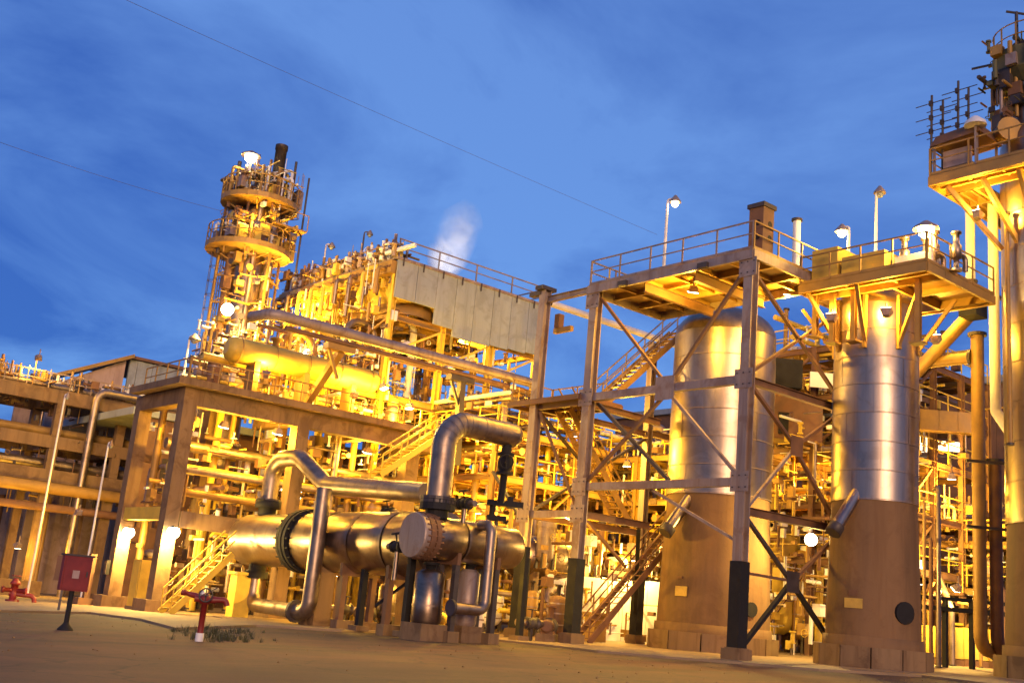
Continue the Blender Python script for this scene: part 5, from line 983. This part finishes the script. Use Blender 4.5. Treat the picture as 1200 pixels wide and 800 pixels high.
def clutter(flo, x0, x1, y0, y1, levels, n, where):
    """pipes, valves and small drums standing in one storey structure"""
    zs = ([max(zb(x0, y0), zb(x1, y1))] if 'raised' not in where else [PZ + .02]) + levels
    for i in range(n):
        k = rnd.randrange(len(zs)); z = zs[k] + .06; zt = zs[k + 1] - .5 if k + 1 < len(zs) else z + 2.4; h = max(1.2, zt - z)
        x, y = rnd.uniform(x0 + .4, x1 - .4), rnd.uniform(y0 + .3, y1 - .3); u = rnd.random(); r = rnd.choice((.08, .1, .13, .16, .22)); m = rnd.choice(MS)
        lat = (x - x0) / (x1 - x0) - (y - y0) / (y1 - y0); dep = (x - x0) / (x1 - x0) + (y - y0) / (y1 - y0)
        side = 'left' if lat < -.33 else 'right' if lat > .33 else 'middle'; row = 'front' if dep < .7 else 'rear' if dep > 1.3 else 'inner'
        fl_ = FLN[k] + ' ' if flo else ''; sz = 'thin' if r < .12 else 'thick' if r > .2 else 'medium'
        def lab(kind): return f'{kind} {fl_}{where}, {row} {side}'
        if u < .33:
            L = rnd.uniform(1, 3); d = rnd.choice((V((1, 0, 0)), V((-1, 0, 0)), V((0, 1, 0)), V((0, -1, 0)))); zz = z + h * rnd.uniform(.35, .9)
            e = V((min(max(x + d.x * L, x0), x1), min(max(y + d.y * L, y0), y1), 0))
            pipe('small_pipe', lab(f'{sz} {CN[m.name]} bent line'), [(x, y, z), (x, y, zz), (e.x, e.y, zz), (e.x, e.y, z + h * .2)], r, m, 'bent lines ' + where, n=8, fl=(0,) if r > .1 else ())
        elif u < .55:
            zz = z + h * rnd.uniform(.25, .95)
            if rnd.random() < .5: pts = [(x0 - .2, y, zz), (x1 + .2, y, zz)]; dr_ = 'crosswise'
            else: pts = [(x, y0 - .2, zz), (x, y1 + .2, zz)]; dr_ = 'lengthwise'
            pipe('straight_pipe', lab(f'{sz} {CN[m.name]} {dr_} line'), pts, r, m, 'level lines ' + where, n=8, bands=2.5 if r > .14 else 0)
        elif u < .72:
            pipe('upright_pipe', lab(f'{sz} {CN[m.name]} upright line'), [(x, y, z), (x, y, zt + .4)], r * 1.2, m, 'upright lines ' + where, n=8, fl=(0, -1))
        elif u < .86:
            m2 = rnd.choice((RUST, YELL, GALV, OCHR)); root = thing('valve_set', lab(f'{CN[m2.name]} handwheel valve'), 'valve', (x, y, z), 'valves ' + where)
            put('stand', MB().bar((x, y, z), (x, y, z + .75), .12), m, root); valve(root, (x, y, z + .95), .16, m2, rnd.choice(((1, 0, 0), (0, 1, 0))))
            put('stub_pipe', MB().tube((x - .9, y, z + .95), (x + .9, y, z + .95), .12, 8), m, root)
        elif u < .94: vessel(x, y, z, z + min(h, rnd.uniform(1.4, 2.6)), rnd.uniform(.3, .55), lab(f'small {CN[m.name]} upright drum'), m, 'small drums ' + where)
        else: pump(x, y, z, lab(f'{CN[m.name]} pump set'), 'pumps ' + where, rnd.choice((0, math.pi / 2)), m)
# A: under and on the concrete table
fittings(tb, 22, 36.3, 50.4, 58, .8, PZ - 1.2, 110)
fittings(tb, 23.5, 36.3, 52.3, 56, PZ + .2, PZ + 4.5, 90)
clutter(0, 22.5, 36, 50.4, 58, [5.0], 56, 'under the concrete deck')
for k in range(16):
    x, y = rnd.uniform(22.3, 34), rnd.uniform(51.5, 58); r = rnd.choice((.14, .2, .28))
    pipe('deck_riser', 'upright line rising under the concrete deck into its soffit', [(x, y, zb(x, y)), (x, y, PZ - .3)], r, rnd.choice(MS), 'risers under the concrete deck', n=9, fl=(0,), bands=2.5)
for k, z in enumerate((5.4, 6.6, 7.8)): pipe('deck_line', ['lowest', 'middle', 'highest'][k] + ' level line crossing beneath the concrete deck', [(PX + .5, 51.2 + k * .7, z), (PXE, 51.2 + k * .7, z)], .2 + .04 * k, MS[k], n=10, bands=2.5)
clutter(0, 23.5, 36.5, 52.4, 56.5, [], 60, 'on the raised concrete deck')
# B: deck clutter rising to the cooler: arches and valves
for k, px in enumerate((330, 352, 404, 452)):
    q = atY(px, 400, 53.5 + k * .7); y = 53.5 + k * .7; h = zat(px, 385 - k * 6, q.x, y)
    pipe('arch_pipe', ['first', 'second', 'third', 'fourth'][k] + ' arching pipe from the left above the yellow drum', [(q.x, y, PZ), (q.x, y, h), (q.x + 2.0, y, h), (q.x + 2.0, y, PZ + .4)], .22, MS[k], bend=.9, n=10, fl=(0,))
# C: structure right of the table, under the long pipe
CL = [5.6, 8.4, 11.0]
mC = module('process_structure', 'yellow-lit three-floor structure between the concrete deck and the frame', 37.6, 46.5, 46.0, 57.0, CL, 3, 3, OCHR, OCHR)
fittings(mC, 37.4, 46.7, 45.8, 57, .5, 13.5, 160)
clutter(1, 37.6, 46.5, 46.0, 57.0, CL, 95, 'in the yellow three-floor structure')
a = atY(440, 556, 46.9); b = atY(514, 508, 46.9); stair('staircase', 'yellow stair flight climbing right behind the bent silver pipes', (a.x, 46.9, a.z), (b.x, 46.9, b.z), 1.0, 14, YELL)
# D: structure behind the left frame bays
DL = [5.6, 8.2, 10.8]
mD = module('process_structure', 'deep ochre structure with floors behind the left frame bays', 47.5, 57.5, 41.0, 52.0, DL, 3, 3, OCHR, RUST)
fittings(mD, 47.3, 57.5, 41, 52, .5, 12.5, 130)
fittings(mD, 36, 46, 38.6, 45, .3, 5.2, 70)
clutter(1, 47.5, 57.5, 41.0, 52.0, DL, 85, 'behind the left frame bays')
clutter(0, 34.5, 45.5, 40.0, 45.5, [3.4], 44, 'at ground level behind the frame stairs')
cw = thing('lit_wall', 'pale concrete blast wall glaring behind the lowest stair flight', 'wall', atH(735, 750, 58)); c_ = atH(735, 750, 58)
for k in range(6): q = c_ + _rh * (-3.4 + k * 1.22); put('wall_panel', MB().box((q.x, q.y, zb(q.x, q.y) + 1.5), (1.2, .3, 3.2), (_rh, _fh, V((0, 0, 1)))), WHIT, cw)
# E: structure behind, right of the wide tower
EL = [5.2, 8.0, 10.9, 13.6, 16.2]
mE = module('process_structure', 'brown five-floor structure between the wide and the slim tower', 48.0, 60.0, 29.5, 39.5, EL, 4, 3, RUST, OCHR)
fittings(mE, 47.8, 60, 29.3, 39.5, .5, 17.5, 200)
fittings(mE, 44.5, 48, 27.5, 36, .4, 12.5, 60)
clutter(1, 48.0, 60.0, 29.5, 39.5, EL, 105, 'in the brown five-floor structure')
q = atD(910, 690, 59); vessel(q.x, q.y, zb(q.x, q.y), zat(905, 606, q.x, q.y) + .4, 1.15, 'broad yellow-lit upright tank behind the near frame column', YELL)
q = atD(942, 700, 58); vessel(q.x, q.y, zb(q.x, q.y), zat(940, 640, q.x, q.y), .6, 'smaller pale upright tank beside the broad yellow tank', OCHR)
bx_ = atD(925, 445, 57); bb = thing('control_cabin', 'small dark cabin with two black openings high behind the frame', 'cabin', (bx_.x, bx_.y, bx_.z - 2))
s_, n_ = _rh, -_fh; ax3 = (s_, -n_, V((0, 0, 1)))
put('cabin_wall', MB().box(bx_ + V((0, 0, -2.2)), (3.0, 2, 2.2), ax3), RUST, bb); put('dark_opening', MB().box(bx_ + n_ * 1.02 + V((0, 0, -2.5)) - s_ * .5, (.5, .1, 1.1), ax3), BLCK, bb); put('dark_opening', MB().box(bx_ + n_ * 1.02 + V((0, 0, -1.6)) - s_ * 1.6, (.4, .1, .6), ax3), BLCK, bb); put('roof_box', MB().box(bx_ + V((0, 0, .2)) - s_ * .3, (1.6, 1.4, 1.5), ax3), BLCK, bb); put('pale_panel', MB().box(bx_ + V((0, 0, .0)) + s_ * 1.6 + n_ * .6, (1.4, .1, .8), ax3), WHIT, bb)
# F: behind, between slim and right towers
FL = [4.6, 7.0]
mF = module('process_structure', 'low structure between the slim tower and the right tower', 57.0, 68.0, 24.0, 31.0, FL, 3, 2, OCHR, OCHR)
fittings(mF, 56.5, 68, 24, 31, .5, 9.5, 130)
clutter(1, 57.0, 68.0, 24.0, 31.0, FL, 55, 'between slim and right towers')
a, b = atD(1076, 492, 56), atD(1142, 480, 56); gb = thing('box_girder', 'broad ochre box girder bridging between the slim tower and the upright pipes', 'girder', a)
for k in range(3):
    p_, q_ = a + (b - a) * (k / 3), a + (b - a) * ((k + .98) / 3); put('girder_panel', MB().bar(V((p_.x, p_.y, a.z)), V((q_.x, q_.y, a.z)), .7, 1.05), OCHR, gb)
a2, b2 = atD(1076, 520, 60), atD(1124, 510, 60); wnd = thing('lit_window_band', 'bright lit window band under the ochre box girder', 'window', a2)
put('pane', MB().bar(a2, V((a2.x + (b2.x - a2.x) * .45, a2.y + (b2.y - a2.y) * .45, a2.z)), .1, .85), STRIP, wnd); put('pane', MB().bar(V((a2.x + (b2.x - a2.x) * .5, a2.y + (b2.y - a2.y) * .5, a2.z)), V((b2.x, b2.y, a2.z)), .1, .5), STRIP, wnd); put('frame', MB().bar(a2 + V((0, 0, -.6)), V((b2.x, b2.y, a2.z - .6)), .14, .12), DARK, wnd)
a2, b2 = atD(940, 514, 64), atD(980, 507, 64); wnd = thing('lit_window_band', 'bright lit strip window seen left of the slim tower', 'window', a2); put('pane', MB().bar(a2, V((b2.x, b2.y, a2.z)), .1, .5), STRIP, wnd); put('frame', MB().bar(a2 + V((0, 0, -.4)), V((b2.x, b2.y, a2.z - .4)), .14, .12), DARK, wnd)
# far process hall closing gaps low down
ph = thing('process_hall', 'long low hall with ribbed rust-brown walls closing the view behind the right structures', 'building', (75, 45, 0))
HH = atX(1100, 456, 72).z
for k in range(22): put('wall_panel', MB().bx(72, 72.3, 18 + k * 2.4, 20.38 + k * 2.4, -.5, HH + (k % 2) * .01), RUST, ph)
put('roof', MB().bx(71.6, 86, 17.5, 71, HH + .02, HH + .5), GREY, ph)
for k in range(10): put('window', MB().bx(71.94, 71.995, 20 + k * 5, 22 + k * 5, 5.5, 7.2), STRIP if k in (1, 4) else DARK, ph)
bh = thing('back_hall', 'long rust-brown hall with ribbed panels standing behind the concrete deck', 'building', (30, 68, -1))
for k in range(16): put('wall_panel', MB().bx(26 + k * 2.4, 28.38 + k * 2.4, 67.5, 67.8, -1.5, 11.0 + (k % 3) * .01), RUST, bh)
put('roof', MB().bx(25.5, 65, 67.2, 82, 11.03, 11.5), GREY, bh)
for k in range(9): put('window', MB().bx(28 + k * 4.1, 30.2 + k * 4.1, 67.42, 67.495, 7.0, 8.6), STRIP if k in (2, 5) else DARK, bh)
# yellow tank wall low right, black railing
yq = atD(1140, 730, 55); yw = thing('yellow_skid', 'bright yellow skid wall behind the black railing low on the right', 'skid', (yq.x, yq.y, zb(yq.x, yq.y)))
for k in range(5):
    c = yq + _rh * (-2.4 + k * 1.25); put('skid_panel', MB().box((c.x, c.y, zb(c.x, c.y) + 1.1), (1.22, .3, 1.5), (_rh, _fh, V((0, 0, 1)))), YELL, yw); put('skid_beam', MB().box((c.x, c.y, zb(c.x, c.y) + .15), (1.22, .5, .3), (_rh, _fh, V((0, 0, 1)))), RUST, yw)
rq = atD(1140, 740, 50); rl = thing('black_railing', 'black pipe railing in front of the yellow skid', 'railing', (rq.x, rq.y, zb(rq.x, rq.y)))
e0, e1 = rq - _rh * 2.5, rq + _rh * 2.4
for px_, h, t_ in ((0, 0, 0),):
    zr = zat(1140, 704, rq.x, rq.y); zr2 = zat(1140, 716, rq.x, rq.y)
    put('top_bar', MB().bar((e0.x, e0.y, zr), (e1.x, e1.y, zr), .16), BLCK, rl); put('mid_bar', MB().bar((e0.x, e0.y, zr2), (e1.x, e1.y, zr2), .34, .2), BLCK, rl)
    for k in range(5): p_ = e0 + (e1 - e0) * (k / 4 + .001); inst('post', post_mesh(zr - zb(rq.x, rq.y), BLCK, .2), (p_.x, p_.y, zb(p_.x, p_.y)), rl)
for k in range(5):
    c = yq + _rh * (-2.0 + k * 1.0) + _fh * 3; pump(c.x, c.y, zb(c.x, c.y), 'pump set behind the yellow skid', 'pumps behind the yellow skid', .5, rnd.choice(MS))
for k in range(9):
    c = yq + _rh * rnd.uniform(-2.8, 2.0) + _fh * rnd.uniform(-1.5, 2.5); pipe('skid_line', 'upright line rising behind the black railing', [(c.x, c.y, zb(c.x, c.y)), (c.x, c.y, rnd.uniform(3, 5)), (c.x + rnd.uniform(-1, 1), c.y + 1.2, rnd.uniform(3, 5.2))], rnd.choice((.08, .12, .16)), rnd.choice(MS), 'lines behind the black railing', n=8, fl=(0,))
for k, (px, D0, zt_) in enumerate(((1083, 46.5, 7.5), (1091, 47.5, 6.0), (1100, 48.5, 8.5))):
    q = atD(px, 740, D0); pipe('slim_riser', ['ochre', 'brown', 'pale'][k] + ' slim riser just right of the slim tower skirt', [(q.x, q.y, zb(q.x, q.y)), (q.x, q.y, zt_), (q.x + .8, q.y + .6, zt_)], .07 + .02 * k, (OCHR, RUST, PIPE)[k], n=8, fl=(0,))
# small gear in front of and beneath the exchangers
for k, (px, py, D0) in enumerate(((430, 700, 46), (455, 690, 47), (405, 705, 48.5), (520, 700, 46), (560, 690, 47), (625, 700, 46), (645, 705, 47), (655, 690, 48))):
    q = atD(px, py, D0); z = zb(q.x, q.y); u = k % 3
    if u == 0: pump(q.x, q.y, z, 'pump set tucked beneath the exchangers', 'pumps beneath the exchangers', .7)
    elif u == 1: vessel(q.x, q.y, z, z + 1.9, .38, 'small upright filter beneath the exchangers', rnd.choice(MS), 'filters beneath the exchangers')
    else:
        root = thing('valve_set', 'valve on a stub pipe beneath the exchangers', 'valve', (q.x, q.y, z), 'valves beneath the exchangers'); put('stub_pipe', MB().tube((q.x - .8, q.y, z + .7), (q.x + .8, q.y, z + .7), .16, 10), PIPE, root); valve(root, (q.x, q.y, z + .7), .2, DARK); put('stand', MB().bar((q.x, q.y, z), (q.x, q.y, z + .5), .14), DARK, root)
for k, (px, D0) in enumerate(((424, 43.5), (478, 39.9), (612, 45.5))):
    q = atD(px, 700, D0); h = zat(px, 655 if k == 0 else 640, q.x, q.y); ps = thing('pipe_support', ['lone black post under the exchanger shell with a slanting strut', 'black post standing below the blind cover', 'dark post by the leftmost black column foot'][k], 'pipe support', (q.x, q.y, zb(q.x, q.y)))
    put('post', MB().bar((q.x, q.y, zb(q.x, q.y)), (q.x, q.y, h), .24), BLCK, ps); put('base', MB().box((q.x, q.y, zb(q.x, q.y) + .08), (.6, .6, .2)), CONC, ps)
    if k == 0: put('strut', MB().bar((q.x + .3, q.y - .6, zb(q.x, q.y) + 1.0), (q.x + 1.1, q.y - 1.9, h - .5), .1), BLCK, ps)
for k, (px, D0, m) in enumerate(((375, 46, CONC), (280, 51, YELL), (700, 52, OCHR))):
    q = atD(px, 700, D0); z = zb(q.x, q.y); bl = thing('pedestal', ['rough concrete pedestal by the return pipe', 'yellow-lit block beneath the domed head', 'ochre block behind the frame column'][k], 'pedestal', (q.x, q.y, z))
    put('block', MB().bx(q.x - .4, q.x + .4, q.y - .35, q.y + .35, z - .1, z + (2.6, 1.9, 1.2)[k]), m, bl); put('cap', MB().bx(q.x - .5, q.x + .5, q.y - .45, q.y + .45, z + (2.6, 1.9, 1.2)[k] + .002, z + (2.6, 1.9, 1.2)[k] + .14), m, bl)
# ------------------------------------------------------------------ floodlights hung in the steelwork
def fl_at(label, px, py, D, aim, W, col=SOD, **k): return flood(label, atH(px, py, D / .972), aim, W * 1.2, col, **k)
fl_at('glaring floodlight by the foot of the tall column bundle', 266, 362, 57.5, (.3, -.8, -.5), 3500, SODW, white=True, size=.7)
fl_at('floodlight under the left end of the cooler', 345, 372, 66, (.5, -.2, -.1), 2600)
fl_at('floodlight under the middle of the cooler lit end', 405, 345, 67, (.6, .1, -.2), 3200, SODW)
fl_at('floodlight under the cooler corner', 452, 350, 67, (.5, .2, .1), 2600, SODW)
fl_at('floodlight beneath the yellow plenums', 545, 405, 68, (.2, .3, .8), 1800)
fl_at('floodlight on the raised deck behind the yellow drum', 360, 412, 58.5, (.2, -.5, -.6), 1200)
fl_at('low floodlight aimed up at the yellow drum', 312, 438, 53.6, (.3, .6, .6), 700)
fl_at('low floodlight aimed up at the right end of the yellow drum', 415, 462, 56.5, (.1, .6, .6), 700)
fl_at('floodlight on the raised deck right end', 450, 455, 57, (.2, -.3, -.8), 1600)
fl_at('floodlight in the soffit of the concrete deck near the second pillar', 262, 500, 52.5, (0, .3, -1), 1020)
fl_at('floodlight in the soffit of the concrete deck by the third pillar', 325, 508, 53.5, (0, .3, -1), 1020)
fl_at('floodlight in the soffit of the deck near its right end', 430, 530, 58, (0, .3, -1), 1080)
fl_at('floodlight on the first floor of the yellow structure', 480, 478, 58.5, (.3, .2, -.8), 2000)
fl_at('floodlight inside the yellow structure above the block valve', 572, 505, 60, (.3, .2, -.8), 2000)
fl_at('floodlight at ground level inside the yellow structure', 560, 600, 60, (.3, .2, -.8), 1500)
fl_at('floodlight behind the left frame bays', 735, 545, 58, (.3, .2, -.8), 2600)
fl_at('floodlight behind the middle stair flight', 672, 510, 53, (.3, .2, -.8), 1300)
fl_at('glaring floodlight over the pale blast wall', 745, 655, 55, (.3, .3, -.8), 1100, SODW)
fl_at('floodlight beneath the long exchanger', 400, 672, 50, (.3, .3, -.5), 500)
fl_at('floodlight beneath the flat-ended exchanger', 540, 668, 46, (.3, .3, -.5), 400)
fl_at('floodlight over the gold-lit exchanger', 668, 607, 47, (0, .3, -1), 700)
fl_at('floodlight in the brown structure upper floor', 940, 430, 60, (.3, .2, -.8), 1700)
fl_at('floodlight in the brown structure middle floor', 960, 560, 58, (.3, .2, -.8), 1500)
fl_at('bare bright lamp between the wide and slim towers', 950, 632, 47, (-.5, -.6, -.1), 1500, SODW, white=True, size=.55)
fl_at('floodlight beneath the upper frame platform', 812, 342, 43.5, (.2, .3, -.9), 900)
fl_at('floodlight beneath the frame platform right side', 925, 345, 44, (.2, .3, -.9), 700)
fl_at('floodlight beneath the ochre tower platform right end', 1100, 345, 46, (.3, .2, -.9), 700)
fl_at('floodlight beside the upright pipes', 1115, 560, 55, (.3, .2, -.8), 1800)
fl_at('floodlight over the yellow skid', 1120, 690, 53, (.1, .6, -.6), 1500, SODW)
fl_at('floodlight low on the far left rack', 20, 640, 68, (-.1, .5, -.6), 700)
fl_at('floodlight on the far left rack front', 92, 600, 64, (.1, .8, .2), 900)
fl_at('floodlight above the far left rack', 45, 420, 68, (.1, .8, -.5), 500)

# things whose labels came out alike are told apart by their place
ORD = ['', 'leftmost', 'second', 'third', 'fourth', 'fifth', 'sixth', 'seventh', 'eighth', 'ninth', 'tenth', 'eleventh', 'twelfth', 'thirteenth', 'fourteenth', 'fifteenth', 'sixteenth', 'seventeenth', 'eighteenth', 'nineteenth', 'twentieth']
same = {}
for o in COL.objects:
    if o.parent is None and o.get('label'): same.setdefault(o['label'], []).append(o)
for lb, obs in same.items():
    if 1 < len(obs) <= 20:
        def col_(o): d = V(o.location) + V((0, 0, 1)) - CAM; return d.dot(RGT) / d.dot(FWD)
        obs.sort(key=col_)
        for k, o in enumerate(obs):
            tail = (('left one', 'right one')[k] if len(obs) == 2 else ORD[1] if k == 0 else 'rightmost' if k == len(obs) - 1 else ORD[k + 1] + ' from left')
            wd = lb.split()
            if len(wd) + len(tail.split()) > 16 and wd[0] in ('thin', 'medium', 'thick'): wd = wd[1:]
            if len(wd) + len(tail.split()) <= 16: o['label'] = ' '.join(wd) + ', ' + tail
